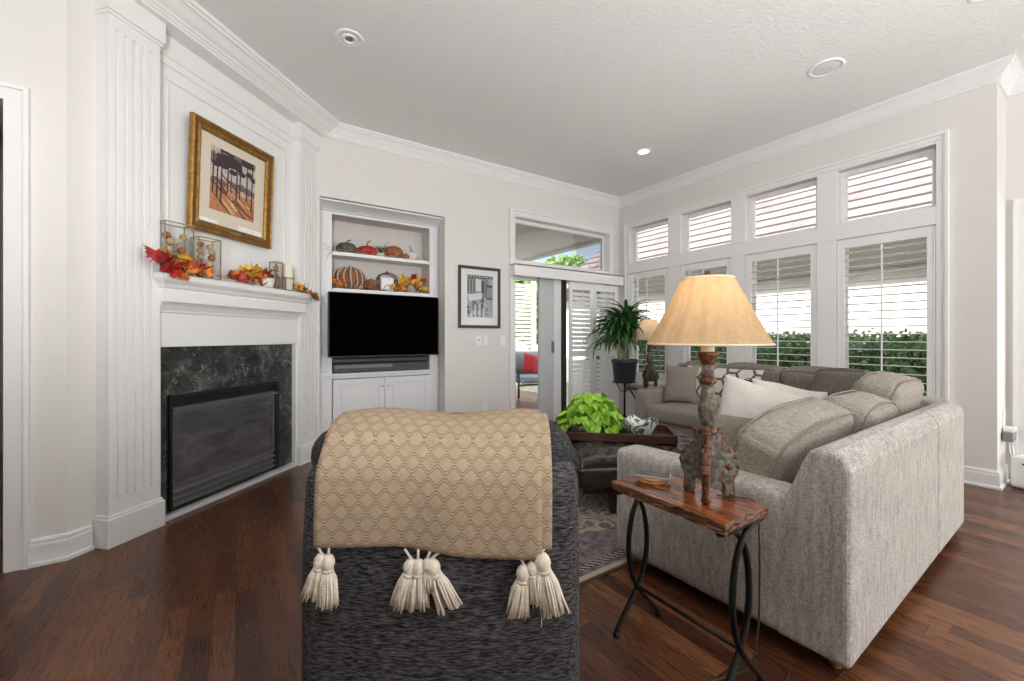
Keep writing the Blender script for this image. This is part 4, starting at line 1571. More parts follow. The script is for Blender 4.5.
SY = 4.855
S1, S2 = 2.1105, 1.7205
pumpkin('dark green ribbed pumpkin, leftmost on the upper niche shelf', (1.02, SY, S1), .112, .13, 'pumpkin_green', curl=.05, sh=.055)
pumpkin('bright red squat pumpkin second from left on the upper niche shelf', (1.235, SY - .02, S1), .112, .115, 'pumpkin_red', curl=.04, sh=.08)
pumpkin('orange round pumpkin in the middle right of the upper niche shelf', (1.545, SY, S1), .108, .155, 'pumpkin_orange', sh=.03, curl=.01)
pumpkin('tiny orange gourd between the orange and white pumpkins, upper niche shelf', (1.655, SY - .09, S1), .045, .06, 'pumpkin_orange', sh=.015)
pumpkin('small white pumpkin with a green stem, rightmost on the upper niche shelf', (1.755, SY, S1), .080, .115, 'pumpkin_white', stem='green_leaf_dark', curl=-.03, sh=.075)
t = thing('potted_air_plant', 'small spiky plant in a white pot between red and orange pumpkins', 'plant', (1.395, SY + .01, S1))
MB().lathe([(.038, 0), (.046, .03), (.046, .055), (.040, .055)], seg=20).build('pot', 'pot_white', t)
b = MB()
r = random.Random(12)
for k in range(16):
    a = 2 * PI * k / 16
    L = r.uniform(.08, .14)
    b.tube([(0, 0, .05), (L * .35 * math.cos(a), L * .35 * math.sin(a), .05 + L * .6), (L * .8 * math.cos(a), L * .8 * math.sin(a), .05 + L * r.uniform(.6, 1.1))], [.005, .004, .001], 5)
b.build('foliage', 'green_leaf_dark', t)
t = pumpkin('largest pumpkin, brown with pale twig ribs, leftmost on the lower niche shelf', (1.045, SY, S2), .180, .25, 'pumpkin_brown', ribs=12, amp=.12, sh=.05, curl=.01, flat=.62)
b = MB()
for k in range(16):
    a = 2 * PI * k / 16
    pts = []
    for i in range(9):
        q = -PI * .42 + PI * .84 * i / 8
        rr = .186 * math.cos(q) ** .75
        pts.append((rr * math.cos(a + .04 * math.sin(i)), rr * math.sin(a + .04 * math.sin(i)), .125 + .127 * math.sin(q)))
    b.tube(pts, .008, 6)
b.build('twig_ribs', 'white_twig', t)
pumpkin('small knobbly brown pumpkin left of the arched lantern, lower niche shelf', (1.27, SY - .02, S2), .085, .135, 'pumpkin_brown', ribs=7, sh=.02)
t = thing('arched_lantern', 'small arched white lantern with a grey wire frame on the lower niche shelf', 'lantern', (1.465, SY, S2))
b = MB()
w_, h_ = .105, .20
def arch(y_):
    return [(-w_, y_, .006)] + [(-w_, y_, .006 + h_ * k / 4) for k in range(1, 4)] + [(w_ * math.cos(PI - PI * k / 10), y_, h_ * .75 + .07 * math.sin(PI * k / 10)) for k in range(11)] + [(w_, y_, .006 + h_ * k / 4) for k in (3, 2, 1)] + [(w_, y_, .006)]
for y_ in (-.045, .045):
    b.tube(arch(y_), .007, 6)
    b.tube([(-w_, y_, .008), (w_, y_, .008)], .008, 6)
for xx in (-w_, w_):
    b.tube([(xx, -.045, .008), (xx, .045, .008)], .007, 6)
    b.tube([(xx, -.045, h_ * .75), (xx, .045, h_ * .75)], .006, 6)
b.tube([(0, -.045, h_ * .75 + .07), (0, 0, h_ * .75 + .095), (0, .045, h_ * .75 + .07)], .006, 6)
b.build('wire_frame', 'bronze_old', t)
MB().box(-.075, .075, -.03, .03, .012, .17).build('white_insert', 'pot_white', t, bevel=.01)
b = MB()
b.tube([(-.05, -.034, .02), (-.03, -.034, .07), (0, -.034, .09), (.03, -.034, .07), (.05, -.034, .02)], .004, 6)
b.build('ornament', 'grey_b', t)
t = thing('autumn_bouquet', 'bunch of yellow and red autumn leaves in a small jar, lower niche shelf', 'bouquet', (1.755, SY, S2))
MB().lathe([(.05, 0), (.058, .02), (.058, .07), (.045, .09), (.045, .10)], seg=20).build('jar', 'grey_c', t)
b = MB()
r = random.Random(21)
for k in range(46):
    q = Vector((r.gauss(0, .065), r.gauss(-.02, .035), .145 + r.gauss(0, .035)))
    maple(b, q, r.uniform(.07, .11), reul(r), r.choice([2, 2, 1, 2, 0]) if q.x > -.05 else r.choice([2, 1]))
for k in range(5):
    maple(b, Vector((r.gauss(-.01, .02), -.08, .175 + r.gauss(0, .015))), .09, reul(r), 0)
b.build('foliage', AUT, t, recalc=False)
for lab, xx, cols, n in (('low heap of orange leaves between the arched lantern and the bouquet', 1.60, [1, 1, 2, 3], 16), ('low heap of yellow leaves at the right end of the lower niche shelf', 1.875, [2, 1, 2, 3], 14),
                         ('low heap of glowing orange leaves under the largest pumpkin at left', .93, [1, 1, 3], 12)):
    t = thing('leaf_heap', lab, 'leaves', (xx, SY - .07, S2), 0, 'leaf heaps on the lower niche shelf')
    b = MB()
    r = random.Random(int(xx * 100))
    for k in range(n):
        maple(b, Vector((max(-.09, min(.06, r.gauss(0, .04))), r.gauss(-.02, .02), .035 + abs(r.gauss(0, .03)))), r.uniform(.05, .08), reul(r), r.choice(cols))
    b.build('leaves', AUT, t, recalc=False)
for lab, zz_, sd in (('thin twig garland along the front of the upper niche shelf', S1, 3), ('thin twig garland along the front of the lower niche shelf', S2, 8)):
    t = thing('twig_garland', lab, 'garland', (1.37, CY + .03, zz_), 0, 'twig garlands on the niche shelves')
    b = MB()
    r = random.Random(sd)
    for k in range(26):
        xx = -.50 + 1.0 * k / 26
        pts = [(xx, 0, .006)]
        L = r.uniform(.06, .15)
        dz = r.uniform(-.02, .05)
        for i in range(1, 4):
            pts.append((xx + L * i / 3 * r.choice((1, 1, .9)), -.03 * i / 3 * (1 if k % 2 else .2), max(.004, .006 + dz * i / 3 + r.uniform(0, .012))))
        b.tube(pts, .0022, 5)
    if zz_ == S1:
        for (dx, dz, L) in ((-.07, .06, .16), (-.05, .0, .2), (-.02, -.09, .18), (.01, -.05, .12)):
            b.tube([(-.50, 0, .006), (-.53, -.04, .006 + dz * .3), (-.56 + dx * .5, -.06, .006 + dz * .7), (-.56 + dx, -.07, .006 + dz)], .0025, 5)
        b.tube([(.50, 0, .006), (.56, -.05, -.01), (.60, -.06, -.05)], .0025, 5)
    b.build('twigs', 'white_twig' if zz_ == S1 else 'twig', t)

# ------------------------------------------------------------------ rug
t = thing('area_rug', 'beige and plum floral area rug under the tufted ottoman', 'rug', (2.20, 2.54, 0))
MB().box(-1.45, 1.45, -1.05, 1.05, 0.0005, .012).build('rug_pile', 'rug_weave', t, bevel=.004)

# ------------------------------------------------------------------ sectional sofa, three sections
SG = 'sections of the grey sectional sofa'
sa = thing('sofa_section', 'near section of the grey sofa with one arm, behind the wooden side table', 'sofa', (1.735, .545, 0), R_(1.6), SG)
L = 1.31
b = MB()
prof = [(0.0, .06), (0.0, .735), (.012, .775), (.045, .803), (.085, .806), (.125, .785), (.150, .735), (.20, .60), (.24, .46), (.24, .06)]
b.prism(prof, 0.0, L - .004, 'x', smooth=False)
b.build('backrest', 'sofa_fabric', sa, bevel=.022, seg=3)
b = MB()
b.soft((.185, .83, .545), .035, n=16, nz=.004, nsc=5, puff=(.0, .0, .012), T=TR((.0925 - .002, .20 + .415, .06 + .2725)))
b.build('armrest', 'sofa_fabric', sa)
b = MB().box(.18, L - .004, .20, .97, .06, .30)
b.build('seat_base', 'sofa_fabric', sa, bevel=.02)
for k, (xa, xb) in enumerate(((.185, .745), (.75, L - .005))):
    MB().soft((xb - xa, .74, .17), .045, puff=(0, .01, .018), nz=.004, T=TR(((xa + xb) / 2, .24 + .37, .385))).build('seat_cushion', 'cushion_fabric', sa)
def slouch(amt):
    def f(q, u, v, w):
        q.z -= amt * (1 - w) * 0.0 + amt * max(0, -u) ** 2 * (w + 1) * .5
        return q
    return f
def piping(p, path, parent):
    b_ = MB()
    b_.tube(path, .0045, 6, closed=True)
    return b_.build('piping', 'piping', parent)
def back_cushion(parent, c, size, tilt, rz=0, roll=0, seed=0, mat='cushion_fabric', slo=0.0):
    T = TR(c, rx=tilt, rz=rz) @ Matrix.Rotation(roll, 4, 'Y')
    o = MB().soft(size, .055, puff=(.012, .035, .02), nz=.016, nsc=3.5, seed=seed, n=18, T=T, fn=slouch(slo)).build('back_cushion', mat, parent)
    hx, hz = size[0] / 2 - .010, size[2] / 2 - .010
    b_ = MB()
    for sy in (-1, 1):
        pts = []
        y_ = sy * (size[1] / 2 - .022)
        rr = .05
        for (cx_, cz_, a0_) in ((hx - rr, hz - rr, 0), (-hx + rr, hz - rr, PI / 2), (-hx + rr, -hz + rr, PI), (hx - rr, -hz + rr, 1.5 * PI)):
            for k in range(7):
                a = a0_ + PI / 2 * k / 6
                q = Vector((cx_ + rr * math.cos(a), y_, cz_ + rr * math.sin(a)))
                pts.append(q)
            nxt = {0: (-1, 0), PI / 2: (0, -1), PI: (1, 0)}.get(a0_, (0, 1))
            for k in range(1, 8):
                span = 2 * (hx - rr) if nxt[0] else 2 * (hz - rr)
                pts.append(Vector((pts[-1].x + nxt[0] * span / 8, y_, pts[-1].z + nxt[1] * span / 8)))
        out = []
        for q in pts:
            u, w = q.x / (size[0] / 2), q.z / (size[2] / 2)
            q2 = q.copy()
            q2.x += .012 * u * (1 - w * w)
            q2.z += .02 * w * (1 - u * u)
            q2 += noise.noise_vector(q2 * 3.5 + Vector((seed * 3.1, seed * 1.7, seed * 5.3))) * .016
            q2 = slouch(slo)(q2, u, 0, w)
            out.append(T @ q2)
        b_.tube(out, .0045, 6, closed=True)
    b_.build('piping', 'piping', o)
    return o
back_cushion(sa, (.48, .385, .625), (.66, .215, .46), R_(20), R_(-3), R_(-5), seed=2, slo=.05)
back_cushion(sa, (1.08, .32, .655), (.55, .21, .44), R_(18), R_(2), R_(3), seed=5)
for (fx_, fy_) in ((.09, .07), (1.22, .07), (.09, .95), (1.22, .93)):
    MB().lathe([(.016, 0), (.019, .004), (.027, .062)], (fx_, fy_, 0), 16).build('foot', 'foot_wood', sa)

sb = thing('sofa_section', 'corner wedge section of the grey sofa before the right windows', 'sofa', (3.045, .582, 0), R_(1.6), SG)
outl = [(0.004, 0), (.66, 0), (.78, .05), (1.50, .77), (1.56, .90), (1.56, 1.30), (.65, 1.30), (.60, 1.22), (.10, .99), (0.004, .97)]
outl = [(.012, .03), (.65, .03), (.76, .08), (1.46, .79), (1.53, .91), (1.53, 1.29), (.65, 1.29), (.60, 1.22), (.10, .99), (.012, .97)]
b = MB().prism(outl, .065, .30, 'z')
b.build('seat_base', 'sofa_fabric', sb, bevel=.02)
def offs(i0, i1, t_):
    pass
bo = [(0.004, 0), (.66, 0), (.78, .05), (1.50, .77), (1.56, .90), (1.56, 1.296)]
bi = [(0.004, .20), (.58, .20), (.66, .23), (1.31, .88), (1.34, .95), (1.34, 1.296)]
bt = [(0.004, .13), (.60, .13), (.70, .17), (1.40, .85), (1.43, .93), (1.43, 1.296)]
b = MB()
n = len(bo)
ring = [[(p[0], p[1], .06) for p in bo], [(p[0], p[1], .735) for p in bo], [(p[0] + .0 * 0, p[1], .775) for p in [((a[0] * .92 + c[0] * .08), (a[1] * .92 + c[1] * .08)) for a, c in zip(bo, bt)]],
        [(a[0] * .6 + c[0] * .4, a[1] * .6 + c[1] * .4, .805) for a, c in zip(bo, bt)], [(p[0], p[1], .785) for p in bt], [(p[0], p[1], .46) for p in bi], [(p[0], p[1], .06) for p in bi]]
vs_ = [p for rg_ in ring for p in rg_]
fs = []
for j in range(len(ring)):
    j2 = (j + 1) % len(ring)
    for i in range(n - 1):
        fs.append((j * n + i, j * n + i + 1, j2 * n + i + 1, j2 * n + i))
fs.append(tuple(j * n for j in range(len(ring))))
fs.append(tuple(j * n + n - 1 for j in range(len(ring) - 1, -1, -1)))
b.add(vs_, fs, 0, False)
b.build('backrest', 'sofa_fabric', sb, bevel=.018, seg=3)
b = MB().prism([(.012, .205), (.58, .205), (.66, .235), (1.30, .885), (1.335, .95), (1.335, 1.29), (.66, 1.29), (.60, 1.20), (.12, .97), (.012, .955)], .302, .465, 'z')
b.build('seat_cushion', 'cushion_fabric', sb, bevel=.04, seg=4)
back_cushion(sb, (.31, .31, .72), (.56, .21, .47), R_(14), 0, R_(-2), seed=8)
back_cushion(sb, (.90, .66, .70), (.70, .20, .46), R_(12), R_(45), R_(4), seed=11, mat='cushion_taupe')
for (fx_, fy_) in ((.10, .07), (.62, .07), (1.44, .86), (1.46, 1.22), (.72, 1.2)):
    MB().lathe([(.016, 0), (.019, .004), (.027, .062)], (fx_, fy_, 0), 16).build('foot', 'foot_wood', sb)

sc_ = thing('sofa_section', 'far section of the grey sofa along the window wall with the far arm', 'sofa', (4.60, 1.92, 0), 0, SG)
# local: x from -0.92 (seat front) to 0 (back), y from 0 to 1.21
b = MB()
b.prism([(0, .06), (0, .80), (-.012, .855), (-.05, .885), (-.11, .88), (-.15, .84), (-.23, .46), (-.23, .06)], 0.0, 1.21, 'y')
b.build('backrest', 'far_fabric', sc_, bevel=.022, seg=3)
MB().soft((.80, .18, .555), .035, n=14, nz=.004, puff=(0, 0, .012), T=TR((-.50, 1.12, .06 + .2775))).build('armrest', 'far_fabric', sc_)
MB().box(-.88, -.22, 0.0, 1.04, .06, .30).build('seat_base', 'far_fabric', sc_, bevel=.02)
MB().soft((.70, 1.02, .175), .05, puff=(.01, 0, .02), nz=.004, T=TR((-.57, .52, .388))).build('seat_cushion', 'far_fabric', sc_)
back_cushion(sc_, (-.235, .80, .69), (.46, .20, .44), R_(14), R_(-90), 0, seed=21, mat='cushion_taupe')
back_cushion(sc_, (-.225, .26, .69), (.56, .20, .45), R_(12), R_(-90), 0, seed=23, mat='cushion_taupe')
back_cushion(sc_, (-.215, -.36, .685), (.66, .19, .44), R_(11), R_(-90), 0, seed=25, mat='cushion_taupe')
for (fx_, fy_) in ((-.08, .08), (-.08, 1.13), (-.82, 1.13), (-.82, .10)):
    MB().lathe([(.016, 0), (.019, .004), (.027, .062)], (fx_, fy_, 0), 16).build('foot', 'foot_wood', sc_)


def pillow(name, label, c, size, mats, rot, seed=0, fringe=None, uvax=None, group=None, part='pillow_cover'):
    """size: width, height, thickness; face normal is local y"""
    t = thing(name, label, 'pillow', c, 0, group)
    t.rotation_euler = rot
    w_, h_, d_ = size
    def f(q, u, v, w):
        e = max(0.0, (1 - abs(u) ** 3.0)) ** .55 * max(0.0, (1 - abs(w) ** 3.0)) ** .55
        x_ = u * w_ / 2 * (1 - .06 * (1 - w * w))
        z_ = w * h_ / 2 * (1 - .06 * (1 - u * u))
        y_ = v * (d_ / 2 * e + .006)
        p = Vector((x_, y_, z_))
        return p + noise.noise_vector(p * 5 + Vector((seed, seed * 2, 0))) * .010
    MB().soft((w_, d_, h_), .01, n=20, fn=f, uvax=uvax).build(part, mats, t)
    if fringe:
        b = MB()
        r = random.Random(seed)
        for sgn in (-1, 1):
            for k in range(46):
                z_ = -h_ / 2 + h_ * (k + .5) / 46
                x_ = sgn * w_ / 2 * .97
                b.tube([(x_, 0, z_), (x_ + sgn * .025, r.uniform(-.01, .01), z_ + r.uniform(-.006, .006)), (x_ + sgn * .05, r.uniform(-.02, .02), z_ + r.uniform(-.012, .006))], [.004, .0035, .002], 5)
        b.build('fringe', fringe, t)
    return t


pillow('throw_pillow', 'large cream pillow leaning in the near sofa section behind the lamp', (2.62, 1.20, .65), (.62, .52, .18), 'white_fabric', (R_(-22), R_(14), R_(-62)), 3)
pillow('throw_pillow', 'white pillow with dark fringe lying beyond the large cream pillow', (3.12, 1.30, .665), (.50, .46, .15), 'white_fabric', (R_(-30), R_(10), R_(-40)), 5, fringe='chair_velvet')
pillow('throw_pillow', 'dark taupe pillow slumped on the near seat behind the lamp base', (2.26, 1.16, .585), (.46, .40, .21), 'cushion_taupe', (R_(-28), R_(4), R_(-50)), 7)
pillow('throw_pillow', 'long cream pillow with charcoal hexagon pattern on the far section', (4.17, 2.40, .68), (.80, .42, .15), 'hexagon_fabric', (R_(-14), 0, R_(-90)), 9, uvax=(0, 2))
pillow('throw_pillow', 'small brown pillow against the far sofa arm, beside the hexagon pillow', (4.08, 2.79, .68), (.36, .42, .14), 'far_fabric', (R_(-16), 0, R_(-72)), 11)


def cw(lat, w):
    return (.552 * w + .834 * lat, .834 * w - .552 * lat)


AX = R_(-33.5)
# ------------------------------------------------------------------ recliner chair seen from behind
x_, y_ = cw(-.205, 1.15)
ch = thing('recliner_chair', 'charcoal tweed recliner chair seen from behind, with a beige throw', 'chair', (x_, y_, 0), AX)
b = MB()
def rearf(q, u, v, w):
    q.y += .035 * max(0, w) ** 2 + .015 * u * u
    return q
b.soft((.80, .14, .765), .045, n=18, puff=(0, .015, 0), fn=rearf, T=TR((0.0, .07, .062 + .3825)))
b.build('back_shell', 'chair_fabric', ch)
b = MB()
def capf(q, u, v, w):
    q.x *= 1 + .04 * max(0, w) * 0
    q.z -= .022 * abs(u) ** 4 * max(0, w)
    q.x *= 1 - .16 * max(0, .55 - w) ** 1.2
    q.x -= .018 * max(0, -u) * max(0, 1 - abs(w - .45) / .6)
    q.y += .02 * (1 - w * w) * v
    return q
b.soft((.82, .26, .46), .10, n=18, nz=.008, nsc=4, seed=4, fn=capf, T=TR((-.005, .215, .715), rx=R_(-8)))
b.build('backrest', 'chair_dark', ch)
MB().soft((.56, .56, .20), .06, n=14, puff=(0, 0, .02), nz=.004, T=TR((0, .62, .42))).build('seat_cushion', 'chair_fabric', ch)
for s in (-1, 1):
    MB().soft((.13, .78, .52), .05, n=14, puff=(0, 0, .01), T=TR((s * .335, .53, .33))).build('armrest', 'chair_fabric', ch)
MB().box(-.27, .27, .14, .90, .07, .32).build('seat_base', 'chair_fabric', ch, bevel=.02)
MB().soft((.54, .06, .26), .025, n=10, T=TR((0, .93, .22))).build('footrest', 'chair_fabric', ch)
for sx in (-1, 1):
    for yy in (.08, .84):
        MB().lathe([(.022, 0), (.026, .004), (.030, .072)], (sx * .31, yy, 0), 16).build('foot', 'dark_leg', ch)

# throw over the chair back
tw = thing('throw_blanket', 'beige honeycomb-patterned throw with cream tassels over the recliner back', 'blanket', (x_, y_, 0), AX)
PATH = [(.40, .70), (.375, .79), (.345, .87), (.305, .918), (.255, .945), (.20, .952), (.14, .945), (.09, .925), (.045, .896), (.015, .855), (-.004, .82), (-.012, .76), (-.016, .70), (-.018, .66), (-.019, .62)]
cum = [0]
for i in range(1, len(PATH)):
    cum.append(cum[-1] + math.hypot(PATH[i][0] - PATH[i - 1][0], PATH[i][1] - PATH[i - 1][1]))
def along(s_):
    s_ *= cum[-1]
    for i in range(1, len(PATH)):
        if s_ <= cum[i] + 1e-9:
            f = (s_ - cum[i - 1]) / (cum[i] - cum[i - 1])
            return (PATH[i - 1][0] * (1 - f) + PATH[i][0] * f, PATH[i - 1][1] * (1 - f) + PATH[i][1] * f)
    return PATH[-1]
def sheet(xl0, xr0, xl1, xr1, off, drop, wob, seed):
    def fn(u, v):
        y0_, z0_ = along(v)
        k = max(0.0, (v - .45) / .55)
        xa = xl0 * (1 - k) + xl1 * k
        xb = xr0 * (1 - k) + xr1 * k
        xx = xa + (xb - xa) * u
        top = max(0.0, 1 - abs(v - .42) / .3)
        sag = -.014 * top * math.exp(-((u - .60) / .25) ** 2) + .003 * top * math.sin(u * 9)
        ny = -off * min(1, v * 1.6)
        nz_ = off if v < .62 else 0
        bul = -.006 * math.sin(u * 7 + seed) * k - .004 * math.sin(u * 17 + seed * 2) * k
        zz_ = z0_ + nz_ + sag - (drop + wob * (u - .5) + .010 * math.sin(u * 8 + seed) * .6) * k ** 2
        # the top end slumps over rounded shoulders of the cushion
        zz_ -= .010 * max(0, abs(xx) - .24) / .1 * top
        return (xx, y0_ + ny + bul, zz_)
    b_ = MB()
    W_ = xr1 - xl1
    b_.grid(fn, 44, 60, uv=lambda u, v: (xl1 + W_ * u, v * cum[-1]))
    return b_
lo = sheet(-.325, .318, -.318, .312, .004, -.026, .038, 2.0).build('under_layer', 'throw_weave', tw, solid=.006, recalc=False)
up = sheet(-.330, .290, -.325, .283, .013, -.004, .038, 2.0).build('upper_layer', 'throw_weave', tw, solid=.007, recalc=False)
def tassel(x0, z0, length, lean, seed, yy=-.036, sc=1.0):
    b_ = MB()
    b_.tube([(x0, yy + .012, z0 + .022), (x0 + lean * .1, yy, z0)], .0035, 6)
    T = Matrix.Translation((x0 + lean * .1, yy, z0)) @ Matrix.Rotation(lean, 4, 'Y') @ Matrix.Scale(sc, 4)
    b_.lathe([(0.004, 0), (.011, -.003), (.0155, -.012), (.0165, -.022), (.013, -.031), (.0115, -.035)], seg=16, T=T)
    b_.lathe([(.0135, -.033), (.014, -.037), (.0125, -.041)], seg=16, T=T)
    r = random.Random(seed)
    for k in range(64):
        a = r.uniform(0, 2 * PI)
        q = math.sqrt(r.uniform(0.05, 1))
        r0, r1 = .011 * q, r.uniform(.024, .032) * q
        ln = length * r.uniform(.90, 1.05)
        c_, s_ = math.cos(a), math.sin(a)
        b_.tube([(r0 * c_, r0 * s_ * .7, -.034), (r0 * 1.5 * c_ + .004 * c_, r1 * .6 * s_, -.034 - ln * .3), (r1 * .85 * c_, r1 * .55 * s_, -.034 - ln * .65), (r1 * c_ + r.uniform(-.003, .003), r1 * .6 * s_, -.034 - ln)], [.0024, .003, .0028, .0018], 5, T=T)
    return b_.build('tassel', 'tassel', tw, recalc=False)
for k, (xx, zz_, ln, lean, sc) in enumerate(((-.325, .620, .082, .22, 1.05), (-.288, .618, .090, .02, 1.1), (-.085, .606, .086, .22, 1.1), (-.048, .606, .082, .02, 1.1), (.022, .606, .084, -.36, 1.2), (-.012, .608, .06, -.1, .9),
                                     (.222, .590, .084, .16, 1.15), (.258, .600, .070, 0.0, 1.0), (.280, .612, .092, 0.0, 1.0), (.304, .622, .094, -.22, 1.3))):
    tassel(xx, zz_, ln, lean, k, sc=sc)
b = MB()
b.tube([(.276, -.036, .52), (.278, -.037, .48), (.285, -.036, .45), (.283, -.036, .425)], .0012, 5)
b.build('loose_thread', 'tassel', tw)

def spline(pts, n=8):
    P = [Vector(p) for p in pts]
    out = []
    for i in range(len(P) - 1):
        p0, p1, p2, p3 = P[max(i - 1, 0)], P[i], P[i + 1], P[min(i + 2, len(P) - 1)]
        for k in range(n):
            s = k / n
            out.append(.5 * ((2 * p1) + (p2 - p0) * s + (2 * p0 - 5 * p1 + 4 * p2 - p3) * s * s + (3 * p1 - p0 - 3 * p2 + p3) * s ** 3))
    out.append(P[-1])
    return out


# ------------------------------------------------------------------ wooden side table, iron legs
tx0, tx1, ty0, ty1, TZ = 1.262, 1.522, .712, 1.176, .62
tcx, tcy = (tx0 + tx1) / 2, (ty0 + ty1) / 2
st = thing('side_table', 'narrow side table with reddish plank top and curved black iron legs', 'table', (tcx, tcy, 0))
hx, hy = (tx1 - tx0) / 2, (ty1 - ty0) / 2
b = MB()
r = random.Random(4)
def edge(pts, n=14, amp=.004):
    out = []
    for i in range(len(pts)):
        a, c = pts[i], pts[(i + 1) % len(pts)]
        for k in range(n):
            f = k / n
            out.append((a[0] + (c[0] - a[0]) * f + r.uniform(-amp, amp), a[1] + (c[1] - a[1]) * f + r.uniform(-amp, amp)))
    return out
ol = edge([(-hx, -hy), (hx, -hy), (hx, hy), (-hx, hy)])
nn = len(ol)
lev = [(.586, .985), (.592, 1.0), (.600, .993), (.608, 1.004), (.616, 1.0), (.620, .982)]
vs_ = []
for (z, k) in lev:
    for p in ol:
        j = 0 if z > .615 else r.uniform(-.003, .003)
        vs_.append((p[0] * k + j, p[1] * (1 - (1 - k) * .5) + j, z))
fs = []
for j in range(len(lev) - 1):
    for i in range(nn):
        fs.append((j * nn + i, j * nn + (i + 1) % nn, (j + 1) * nn + (i + 1) % nn, (j + 1) * nn + i))
b.add(vs_, fs, 1)
b.add(vs_[:nn], [tuple(range(nn - 1, -1, -1))], 1)
b.add(vs_[-nn:], [tuple(range(nn))], 0)
b.build('table_top', ['table_wood', 'table_edge'], st)
for s in (-1, 1):
    yy = s * (hy - .02)
    b = MB()
    b.box(-.125, .125, yy - .012, yy + .012, .572, .586)
    for q in (-1, 1):
        cpts = spline([(-q * .122, yy, .577), (-q * .065, yy, .571), (-q * .008, yy, .545), (q * .034, yy, .49), (q * .058, yy, .41), (q * .063, yy, .325), (q * .050, yy, .25), (q * .020, yy, .185),
                       (-q * .022, yy, .13), (-q * .078, yy, .068), (-q * .122, yy, .018)], 6)
        b2 = MB().tube(cpts, .0115, 10, T=TR((0, q * .006, 0)), flat=.75)
        b2.build('leg', 'black_metal', st)
        MB().lathe([(.012, 0), (.014, .006), (.011, .018), (.006, .024)], (-q * .124, yy + q * .004, 0), 14).build('foot', 'black_metal', st)
    b.build('top_rail', 'black_metal', st, bevel=.002)
MB().tube([(0, -hy + .02, .166), (0, hy - .02, .166)], .0075, 10).build('stretcher', 'black_metal', st)

# coaster and phone on it
px_, py_ = 1.398, 1.088
t = thing('coaster_stack', 'round tan wooden coasters on the side table under the phone', 'coaster', (px_, py_, .6205))
MB().lathe([(.050, 0), (.052, .003), (.052, .0075), (.050, .009)], seg=36).build('coaster', 'coaster', t)
MB().lathe([(.049, 0), (.051, .003), (.051, .0075), (.049, .009)], (.002, .001, .0093), seg=36).build('coaster', 'coaster', t)
t = thing('smartphone', 'dark phone with a pale edge lying on the tan coasters', 'phone', (px_ + .004, py_ + .002, .6392), R_(-58))
MB().soft((.135, .070, .009), .004, n=8, T=TR((0, 0, .0045))).build('phone_body', 'grey_c', t)
MB().box(-.064, .064, -.032, .032, .0088, .0096).build('glass_screen', 'phone', t)

